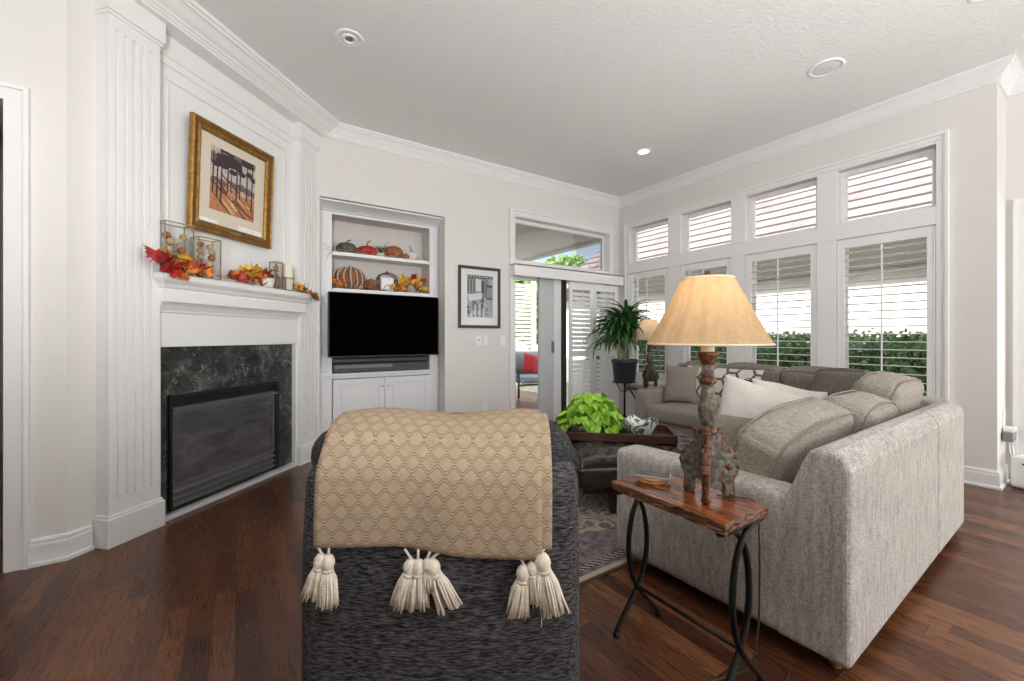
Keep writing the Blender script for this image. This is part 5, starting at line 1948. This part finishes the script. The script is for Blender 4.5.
# ------------------------------------------------------------------ table lamps
def lamp(label, loc, rz, sc, profile_mats, shade_mat, lit, group):
    t = thing('table_lamp', label, 'lamp', loc, rz, group)
    wood, cop = profile_mats
    S = lambda prof: [(r_ * sc, z_ * sc * (.962 if z_ < .56 else 1.0)) for r_, z_ in prof]
    MB().lathe(S([(.020, .055), (.027, .06), (.027, .155), (.031, .165), (.026, .175), (.023, .18), (.025, .225), (.029, .235)]), seg=24).build('column', wood, t)
    MB().lathe(S([(.022, .235), (.031, .24), (.034, .252), (.030, .262), (.022, .27)]), seg=24).build('collar', cop, t)
    MB().lathe(S([(.021, .268), (.025, .285), (.032, .305), (.034, .325), (.030, .36), (.023, .40), (.020, .425)]), seg=24, rib=lambda a, z: 1 - .06 * abs(math.sin(4 * a))).build('column', wood, t)
    MB().lathe(S([(.020, .422), (.029, .43), (.031, .44), (.024, .452), (.021, .455)]), seg=24).build('collar', cop, t)
    MB().lathe(S([(.021, .452), (.0215, .50)]), seg=24).build('column', wood, t)
    MB().lathe(S([(.020, .498), (.024, .505), (.024, .512), (.031, .525), (.036, .535), (.037, .545), (.033, .548), (.030, .541)]), seg=28).build('drip_cup', cop, t)
    MB().lathe(S([(.023, .535), (.024, .55), (.022, .575), (.021, .625), (.012, .63)]), seg=20).build('candle_sleeve', 'candle_cream', t)
    # three scroll feet
    outline = [(.018, .235), (.040, .242), (.048, .228), (.040, .205), (.046, .188), (.062, .178), (.078, .165), (.094, .150), (.103, .125), (.104, .100), (.097, .078), (.086, .064), (.086, .040), (.090, .018), (.084, .0), (.060, .0), (.055, .016),
               (.060, .034), (.054, .048), (.040, .056), (.018, .058)]
    for k in range(3):
        a = 2 * PI * k / 3
        T = Matrix.Rotation(a, 4, 'Z')
        b = MB()
        b.prism([(p[0] * sc, p[1] * sc) for p in outline], -.013 * sc, .013 * sc, 'y', T=T)
        f_ = b.build('scroll_foot', wood, t, bevel=.004 * sc)
        b = MB()
        rim = [(p[0] * sc, 0, p[1] * sc) for p in outline[1:15]]
        b.tube(rim, .0105 * sc, 8, T=T)
        for (rx_, rz_, rr_) in ((.044, .236, .014), (.048, .192, .011), (.076, .168, .013), (.096, .145, .014), (.105, .112, .013), (.080, .008, .015)):
            b.ball((rx_ * sc, 0, max(rz_, .013) * sc), rr_ * sc, .0165 * sc, rr_ * sc * .9, 10, 7, T=T)
        for sy_ in (-1, 1):
            b.ball((.072 * sc, sy_ * .013 * sc, .112 * sc), .014 * sc, .006 * sc, .014 * sc, 12, 8, T=T)
        b.build('scroll_rim', cop, f_)
    # shade with pleats
    zb, zt, rb, rt = .554, .790, .207, .086
    b = MB()
    sg = 144
    vs2 = []
    rows = 12
    for j in range(rows + 1):
        f = j / rows
        rr0 = rb + (rt - rb) * (f ** .93)
        for k in range(sg):
            a = 2 * PI * k / sg
            pl_ = 1 + (.010 + .012 * f) * math.sin(a * 13 + .6 * math.sin(3 * a)) + .006 * math.sin(a * 31)
            vs2.append((rr0 * pl_ * math.cos(a) * sc, rr0 * pl_ * math.sin(a) * sc, (zb + (zt - zb) * f) * sc))
    fs2 = [(j * sg + k, j * sg + (k + 1) % sg, (j + 1) * sg + (k + 1) % sg, (j + 1) * sg + k) for j in range(rows) for k in range(sg)]
    b.add(vs2, fs2, 0, True)
    sh = b.build('lamp_shade', shade_mat, t, recalc=False)
    for (rr_, z_) in ((rb, zb), (rt, zt)):
        b = MB()
        b.tube([(rr_ * sc * math.cos(2 * PI * k / 72), rr_ * sc * math.sin(2 * PI * k / 72), z_ * sc) for k in range(72)], .004 * sc, 6, closed=True)
        b.build('shade_binding', 'pink_shade', sh)
    b = MB()
    for k in range(3):
        a = 2 * PI * k / 3
        b.tube([(0, 0, .785 * sc), (rt * sc * math.cos(a), rt * sc * math.sin(a), .788 * sc)], .0015, 6)
    for s in (-1, 1):
        b.tube([(0, s * .02 * sc, .628 * sc), (0, s * .055 * sc, .67 * sc), (0, s * .055 * sc, .72 * sc), (0, 0, .785 * sc)], .0015, 6)
    b.build('harp', 'brass', t)
    MB().lathe(S([(.010, .785), (.020, .788), (.020, .794), (.012, .799), (.016, .806), (.011, .815), (.004, .820)]), seg=18).build('finial', cop, t)
    MB().ball((0, 0, .675 * sc), .022 * sc, .022 * sc, .03 * sc).build('bulb', 'bulb_warm' if lit else 'white_plastic', t)
    if lit:
        ld = bpy.data.lights.new('lamp_light', 'POINT')
        ld.energy = lit
        ld.color = (1.0, .74, .42)
        ld.shadow_soft_size = .035
        lo_ = bpy.data.objects.new('lamp_light', ld)
        lo_.location = (0, 0, .70 * sc)
        lo_.parent = t
        C.objects.link(lo_)
    return t


lx, ly = 1.430, .872
lamp('large lit table lamp with carved painted base and pleated tan shade', (lx, ly, .6205), R_(211.4 - 4), 1.0, ('painted_wood', 'copper_wood'), 'lamp_shade', 0.6, None)
t = thing('lamp_cord', 'thin dark cord hanging behind the side table to a loop on the floor', 'cord', (0, 0, 0))
b = MB()
b.tube(spline([(1.455, .85, .626), (1.500, .80, .625), (1.530, .765, .622), (1.548, .755, .58), (1.560, .755, .45), (1.565, .757, .30), (1.560, .76, .15), (1.53, .77, .03), (1.46, .80, .006), (1.36, .83, .005), (1.26, .84, .005), (1.22, .80, .005), (1.26, .75, .005), (1.38, .715, .005), (1.50, .69, .005), (1.58, .68, .005), (1.66, .70, .005)]), .0032, 7)
b.build('cord_line', 'cord_brown', t)

# ------------------------------------------------------------------ ottoman, tray, bowl, pothos
x_, y_ = cw(.90, 3.16)
ot = thing('tufted_ottoman', 'dark brown tufted leather ottoman on the rug in front of the sofa', 'ottoman', (x_, y_, .012), AX + R_(8))
ow, od = 1.04, .78
nu, nv = 96, 78
tu = []
for j in range(6):
    for i in range(8):
        tu.append((-ow / 2 + ow * (i + .5 + (.5 if j % 2 else 0)) / 7.5, -od / 2 + od * (j + .5) / 6))
def otop(u, v):
    xx, yy = (u - .5) * ow, (v - .5) * od
    e = max(0, 1 - (abs(xx) / (ow / 2)) ** 10) ** .35 * max(0, 1 - (abs(yy) / (od / 2)) ** 10) ** .35
    dm = min(math.hypot(xx - a, yy - c) for a, c in tu)
    d1 = sorted(math.hypot(xx - a, yy - c) for a, c in tu)[:2]
    crease = math.exp(-((d1[1] - d1[0]) / .03) ** 2) * .25
    z = .33 + .115 * e - .030 * math.exp(-(dm / .028) ** 2) - .010 * (1 - min(1, dm / .07)) - .010 * crease * min(1, d1[0] / .05)
    return (xx * (1 + .015 * e), yy * (1 + .015 * e), z)
b = MB().grid(otop, nu, nv)
b.build('tufted_top', 'leather', ot)
b = MB().soft((ow + .02, od + .02, .15), .03, n=12, puff=(.008, .008, 0), T=TR((0, 0, .265)))
b.build('side_panel', 'leather', ot)
b = MB()
for a, c in tu:
    if abs(a) < ow / 2 - .03 and abs(c) < od / 2 - .03:
        b.ball((a, c, .412), .010, .010, .006, 8, 6)
bt_ = b.build('tufting_buttons', 'leather', ot)
MB().box(-ow / 2 + .04, ow / 2 - .04, -od / 2 + .04, od / 2 - .04, .15, .195).build('base_frame', 'dark_leg', ot, bevel=.004)
for (sx, sy) in ((-1, -1), (1, -1), (-1, 1), (1, 1)):
    xx = -.265 if sx < 0 else .40
    MB().lathe([(.020, 0), (.024, .01), (.022, .04), (.030, .09), (.024, .10), (.032, .12), (.032, .155)], (xx, sy * (od / 2 - .08), 0), 16).build('leg', 'dark_leg', ot)
x_, y_ = cw(.80, 3.13)
TRZ = .458
tr_ = thing('serving_tray', 'dark wooden tray with raised sides on the tufted ottoman', 'tray', (x_, y_, TRZ), AX - R_(10))
w_, d_ = .385, .19
MB().box(-w_, w_, -d_, d_, 0, .012).build('tray_base', 'tray_wood', tr_)
b = MB()
b.box(-w_, w_, -d_, -d_ + .014, .012, .058).box(-w_, w_, d_ - .014, d_, .012, .058)
b.box(-w_, -w_ + .014, -d_ + .014, d_ - .014, .012, .058).box(w_ - .014, w_, -d_ + .014, d_ - .014, .012, .058)
b.build('tray_sides', 'tray_wood', tr_, bevel=.003)
x_, y_ = cw(.945, 3.08)
t = thing('ceramic_bowl', 'white wavy-rimmed bowl with dark green leaf pattern in the tray', 'bowl', (x_, y_, TRZ + .0125), AX)
sg = 48
def bowlr(f, a):
    r_ = .055 + (.125 - .055) * f ** .6
    z_ = .115 * f
    if f > .6:
        k = (f - .6) / .4
        z_ += k * .022 * math.sin(4 * a + .5)
        r_ *= 1 + .04 * k * math.cos(4 * a)
    return r_, z_
b = MB()
vs_ = []
fr_ = [0, .08, .2, .35, .5, .65, .8, .92, 1.0]
for f in fr_:
    for k in range(sg):
        a = 2 * PI * k / sg
        r_, z_ = bowlr(f, a)
        vs_.append((r_ * math.cos(a), r_ * math.sin(a), z_))
for f in reversed(fr_[1:]):
    for k in range(sg):
        a = 2 * PI * k / sg
        r_, z_ = bowlr(f, a)
        vs_.append(((r_ - .007) * math.cos(a), (r_ - .007) * math.sin(a), z_ + (.002 if f == 1 else .006)))
nr = len(fr_) * 2 - 1
fs = [(j * sg + k, j * sg + (k + 1) % sg, (j + 1) * sg + (k + 1) % sg, (j + 1) * sg + k) for j in range(nr - 1) for k in range(sg)]
fs.append(tuple(range(sg)))
fs.append(tuple((nr - 1) * sg + k for k in range(sg)))
b.add(vs_, fs, 0, True)
b.build('bowl_body', 'bowl_glaze', t)


def blade(b, base, az, L, w, up0, droop, m=0, n=9, fold=.25, twist=0.0):
    """arching strap leaf from base"""
    d = Vector((math.cos(az), math.sin(az), 0))
    sd = Vector((-math.sin(az), math.cos(az), 0))
    p = Vector(base)
    el = up0
    rows = []
    for i in range(n + 1):
        f = i / n
        t_ = d * math.cos(el) + Vector((0, 0, math.sin(el)))
        nrm = -d * math.sin(el) + Vector((0, 0, math.cos(el)))
        ww = w * (math.sin(PI * min(1, .12 + f * .88)) ** .7 if f < 1 else .02)
        s2 = (sd * math.cos(twist * f) + nrm * math.sin(twist * f))
        rows.append((p - s2 * ww / 2 + nrm * ww * fold, p.copy(), p + s2 * ww / 2 + nrm * ww * fold))
        p = p + t_ * (L / n)
        el -= droop / n
    vs_ = [q for r_ in rows for q in r_]
    fs = []
    for i in range(n):
        for k in range(2):
            fs.append((i * 3 + k, i * 3 + k + 1, i * 3 + k + 4, i * 3 + k + 3))
    b.add(vs_, fs, m, True)


HEART = [(0, 0), (.22, -.10), (.42, 0), (.48, .22), (.40, .48), (.22, .75), (0, 1.05), (-.22, .75), (-.40, .48), (-.48, .22), (-.42, 0), (-.22, -.10)]
def heart(b, c, s, az, el, m=0, roll=0.0):
    T = Matrix.Translation(c) @ Matrix.Rotation(az - PI / 2, 4, 'Z') @ Matrix.Rotation(el, 4, 'X') @ Matrix.Rotation(roll, 4, 'Y') @ Matrix.Scale(s, 4)
    vs_ = [(0, .35, -.06)] + [(p[0], p[1], .10 * abs(p[0]) * 2 - .22 * (p[1] ** 2) * .6) for p in HEART]
    n = len(HEART)
    b.add(vs_, [(0, 1 + k, 1 + (k + 1) % n) for k in range(n)], m, True, T)


x_, y_ = cw(.615, 3.24)
t = thing('pothos_plant', 'bright lime green trailing plant in a small white pot on the tray', 'plant', (x_, y_, TRZ + .0125), AX)
MB().lathe([(.060, 0), (.070, .01), (.085, .08), (.090, .11), (.084, .11), (.078, .09)], seg=28).build('pot', 'pot_white', t)
MB().lathe([(.079, .095), (.0, .10)], seg=24, cap=False).build('soil', 'soil', t)
b = MB()
s_ = MB()
r = random.Random(17)
for k in range(300):
    a = r.uniform(0, 2 * PI)
    q = r.uniform(0, 1) ** .6
    rad = .03 + .20 * q
    zt = .27 - .20 * q ** 2.2 + r.uniform(-.05, .03)
    c = Vector((rad * math.cos(a), rad * math.sin(a) * .8, max(.05, zt)))
    heart(b, c, r.uniform(.042, .075), a + r.uniform(-.6, .6), R_(r.uniform(-65, 10) - 20 * q), 0, r.uniform(-.5, .5))
    if k % 2 == 0:
        s_.tube([(.04 * math.cos(a), .04 * math.sin(a), .10), (c.x * .6, c.y * .6, max(.12, c.z * .95)), c], .0022, 5)
b.build('foliage', 'pothos_leaf', t, recalc=False)
s_.build('stems', 'pothos_leaf', t)

# ------------------------------------------------------------------ corner: plant on a stand, end table, small lamp
pxx, pyy = 4.30, 3.79
t = thing('plant_stand', 'thin black metal plant stand in the room corner', 'plant stand', (pxx, pyy, 0))
b = MB()
b.tube([(0, 0, .10), (0, 0, .60)], .013, 10)
b.lathe([(.10, .595), (.155, .600), (.155, .608), (.10, .608)], seg=28)
b.build('post', 'black_metal', t)
for k in range(3):
    a = 2 * PI * k / 3 + .4
    MB().tube([(0, 0, .16), (.07 * math.cos(a), .07 * math.sin(a), .11), (.14 * math.cos(a), .14 * math.sin(a), .04), (.19 * math.cos(a), .19 * math.sin(a), .012)], .010, 8).build('leg', 'black_metal', t)
    MB().tube([(0, 0, .47), (.06 * math.cos(a), .06 * math.sin(a), .50), (.11 * math.cos(a), .11 * math.sin(a), .597)], .006, 8).build('bracket', 'black_metal', t)
t = thing('potted_dracaena', 'tall leafy plant with arching strap leaves in a dark grey pot', 'plant', (pxx, pyy, .609))
MB().lathe([(.125, 0), (.135, .01), (.160, .25), (.172, .25), (.175, .295), (.163, .295), (.155, .26)], seg=36).build('pot', 'pot_dark', t)
MB().lathe([(.157, .265), (0, .275)], seg=24, cap=False).build('soil', 'soil', t)
b = MB()
r = random.Random(31)
stems = [(-.05, .02, .62), (.03, -.04, .56), (.07, .04, .70), (-.02, .07, .50), (.0, .0, .60)]
for (sx, sy, hh) in stems:
    b.tube([(sx, sy, .26), (sx * 1.2, sy * 1.2, hh * .7), (sx * 1.5, sy * 1.5, hh)], .014, 8)
b.build('canes', 'cane', t)
b = MB()
for (sx, sy, hh) in stems:
    n_ = 44
    for k in range(n_):
        a = 2.399 * k + sx * 30
        f = k / n_
        blade(b, (sx * 1.5, sy * 1.5, hh - .02 + .16 * f), a, r.uniform(.42, .62) * (1 - .3 * f), r.uniform(.040, .054), R_(32 + 50 * f + r.uniform(-10, 10)), R_(140 - 60 * f + r.uniform(-20, 20)))
b.build('foliage', 'dracaena_leaf', t, recalc=False)

t = thing('end_table', 'small wooden-topped end table with curved black legs beyond the far sofa arm', 'table', (4.33, 3.40, 0))
MB().soft((.60, .32, .028), .01, n=10, T=TR((0, 0, .566))).build('table_top', 'oak_small', t)
for sx in (-1, 1):
    for sy in (-1, 1):
        MB().tube(spline([(sx * .26, sy * .11, .552), (sx * .17, sy * .11, .45), (sx * .11, sy * .11, .30), (sx * .16, sy * .11, .14), (sx * .25, sy * .11, .012)], 5), .009, 8).build('leg', 'black_metal', t)
    MB().tube([(sx * .11, -.11, .30), (sx * .11, .11, .30)], .007, 8).build('stretcher', 'black_metal', t)
lamp('small table lamp with pale pleated shade on the corner end table', (4.375, 3.455, .5805), R_(200), 1.06, ('bronze_old', 'bronze_old'), 'lamp_shade_far', 0.7, None)

# ------------------------------------------------------------------ outside
def ext(o):
    o['kind'] = 'structure'
    return o
ext(MB().box(5.55, 40, -14, 60, -.30, -.16).box(-20, 5.55, 8.6, 60, -.30, -.16).build('ground', 'lawn'))
ext(MB().box(1.6, 5.6, D + .14, 8.7, -.28, -.03).build('patio', 'concrete'))
nb = thing('neighbor_house', 'white stucco neighboring house with pale tiled roof beyond the windows', 'house', (8.3, 5, -.16))
MB().box(0, .3, -16, 4.6, 0, 2.75).build('wall', 'stucco', nb)
ang = math.atan(.72)
rf = MB()
Ls = 7.2
rf.box(0, Ls, -16.4, 5.0, 0, .05)
ro = rf.build('roof', 'roof_tiles', nb)
ro.location = (-.25, 0, 2.69)
ro.rotation_euler = (0, -ang, 0)
MB().box(-.29, -.23, -16.4, 5.0, 2.40, 2.74).build('fascia', 'fascia', nb)
MB().box(-.23, 0.0, -16.4, 5.0, 2.50, 2.53).build('soffit', 'fascia', nb)

def hedge(label, x0, x1, y0, y1, z0, z1, n, seed, name='hedge', group=None, ls=.07):
    t = thing(name, label, 'hedge', ((x0 + x1) / 2, (y0 + y1) / 2, z0), 0, group)
    ax, ay, az = (x1 - x0) / 2, (y1 - y0) / 2, z1 - z0
    MB().soft((ax * 2 - .12, ay * 2 - .12, az - .06), .12, n=14, nz=.04, T=TR((0, 0, az / 2 - .03))).build('branches', 'hedge_core', t)
    b = MB()
    r = random.Random(seed)
    for k in range(n):
        q = r.random()
        if q < .68:
            c = Vector((-ax + r.gauss(0, .03), r.uniform(-ay, ay), r.uniform(.2, az)))
        else:
            c = Vector((r.uniform(-ax, ax), r.uniform(-ay, ay), az + r.gauss(0, .04)))
        s = ls * r.uniform(.6, 1.2)
        R = Euler((r.uniform(0, 6), r.uniform(0, 6), r.uniform(0, 6))).to_matrix().to_4x4()
        b.add([(0, 0, 0), (.35, .4, .05), (0, 1, 0), (-.35, .4, .05)], [(0, 1, 2, 3)], 0, False, Matrix.Translation(c) @ R @ Matrix.Scale(s, 4))
    b.build('foliage', 'hedge_leaf', t, recalc=False)


hedge('clipped green hedge outside the right-hand windows', 6.85, 7.6, -1.0, 7.2, -.16, 1.17, 16000, 2)


def tree(label, loc, h, rad, n, seed, group):
    t = thing('tree', label, 'tree', loc, 0, group)
    MB().tube([(0, 0, 0), (.05, 0, h * .35), (0, .05, h * .7)], [.16, .12, .05], 8).build('trunk', 'bark', t)
    b = MB()
    r = random.Random(seed)
    for k in range(n):
        a, e, q = r.uniform(0, 2 * PI), r.uniform(-1, 1), r.uniform(.55, 1.0)
        c = Vector((rad * q * math.cos(a) * math.sqrt(1 - e * e), rad * q * math.sin(a) * math.sqrt(1 - e * e), h * .68 + rad * .95 * q * e))
        c += noise.noise_vector(c * .9) * .5
        R = Euler((r.uniform(0, 6), r.uniform(0, 6), r.uniform(0, 6))).to_matrix().to_4x4()
        b.add([(0, 0, 0), (.35, .4, .05), (0, 1, 0), (-.35, .4, .05)], [(0, 1, 2, 3)], 0, False, Matrix.Translation(c) @ R @ Matrix.Scale(r.uniform(.18, .3), 4))
    b.build('foliage', 'tree_leaf', t, recalc=False)


tree('green tree showing against the sky in the transom over the patio door', (13.0, 15.2, -.2), 6.2, 1.0, 2600, 5, 'trees beyond the patio')
tree('leafy green tree seen through the patio door glass', (9.3, 12.8, -.2), 3.7, 1.4, 4200, 6, 'trees beyond the patio')

t = thing('slatted_screen', 'white slatted privacy screen seen through the patio door glass', 'screen', (6.75, 9.6, -.16))
b = MB()
for k in range(24):
    b.box(-.75, .35, -.012, .012, .12 + .115 * k, .20 + .115 * k)
b.build('slats', 'stucco', t)
for xx in (-.75, .35):
    MB().box(xx - .05, xx + .05, -.05, .05, 0, 2.95).build('post', 'stucco', t)
# covered patio: ceiling, posts, screen frame
ext(MB().box(1.6, 5.28, D + .14, 8.7, 2.88, 3.02).box(5.20, 5.32, D + .14, 8.7, 2.84, 3.03).box(3.9, 3.98, D + .14, 8.7, 2.80, 2.88).build('patio_ceiling', 'lanai_ceiling'))
b = MB()
for yy in (8.55,):
    b.box(5.22, 5.30, yy, yy + .08, -.03, 2.84)
for xx in (2.2, 4.1):
    b.box(xx, xx + .08, 8.55, 8.63, -.03, 2.88)
b.box(2.2, 5.25, 8.56, 8.60, .85, .90)
ext(b.build('patio_screen_frame', 'white_trim'))
ext(MB().box(5.54, 6.05, -1.5, 1.22, 3.04, 3.10).box(5.16, 5.54, .78, 1.22, 3.04, 3.10).build('eave_soffit', 'lanai_ceiling'))
# patio armchair with red pillow
t = thing('patio_armchair', 'dark framed patio armchair with grey cushions seen through the patio door', 'chair', (5.10, 7.0, -.03), R_(-18))
for sx in (-1, 1):
    b = MB()
    b.tube([(sx * .36, -.34, 0), (sx * .36, -.34, .58), (sx * .36, .34, .58)], .022, 8)
    b.tube([(sx * .36, .34, 0), (sx * .36, .36, .58), (sx * .36, .42, .92)], .022, 8)
    for k in range(4):
        b.tube([(sx * .36, -.22 + .14 * k, .30), (sx * .36, -.22 + .14 * k, .58)], .010, 6)
    b.build('side_frame', 'black_metal', t)
b = MB()
for z in (.28, .62, .90):
    b.tube([(-.36, .34 + .10 * max(0, (z - .28)), z), (.36, .34 + .10 * max(0, (z - .28)), z)], .018, 8)
b.tube([(-.36, -.34, .28), (.36, -.34, .28)], .02, 8)
b.build('cross_frame', 'black_metal', t)
MB().soft((.66, .66, .15), .05, n=10, puff=(0, 0, .01), T=TR((0, 0, .375))).build('seat_cushion', 'outdoor_cushion', t)
MB().soft((.64, .14, .46), .05, n=10, puff=(0, .02, 0), T=TR((0, .30, .68), rx=R_(-12))).build('back_cushion', 'outdoor_cushion', t)
pillow('outdoor_pillow', 'red pillow on the patio armchair outside the glass door', (5.15, 7.02, .64), (.40, .40, .14), 'red_cushion', (R_(-14), R_(12), R_(-24)), 13)
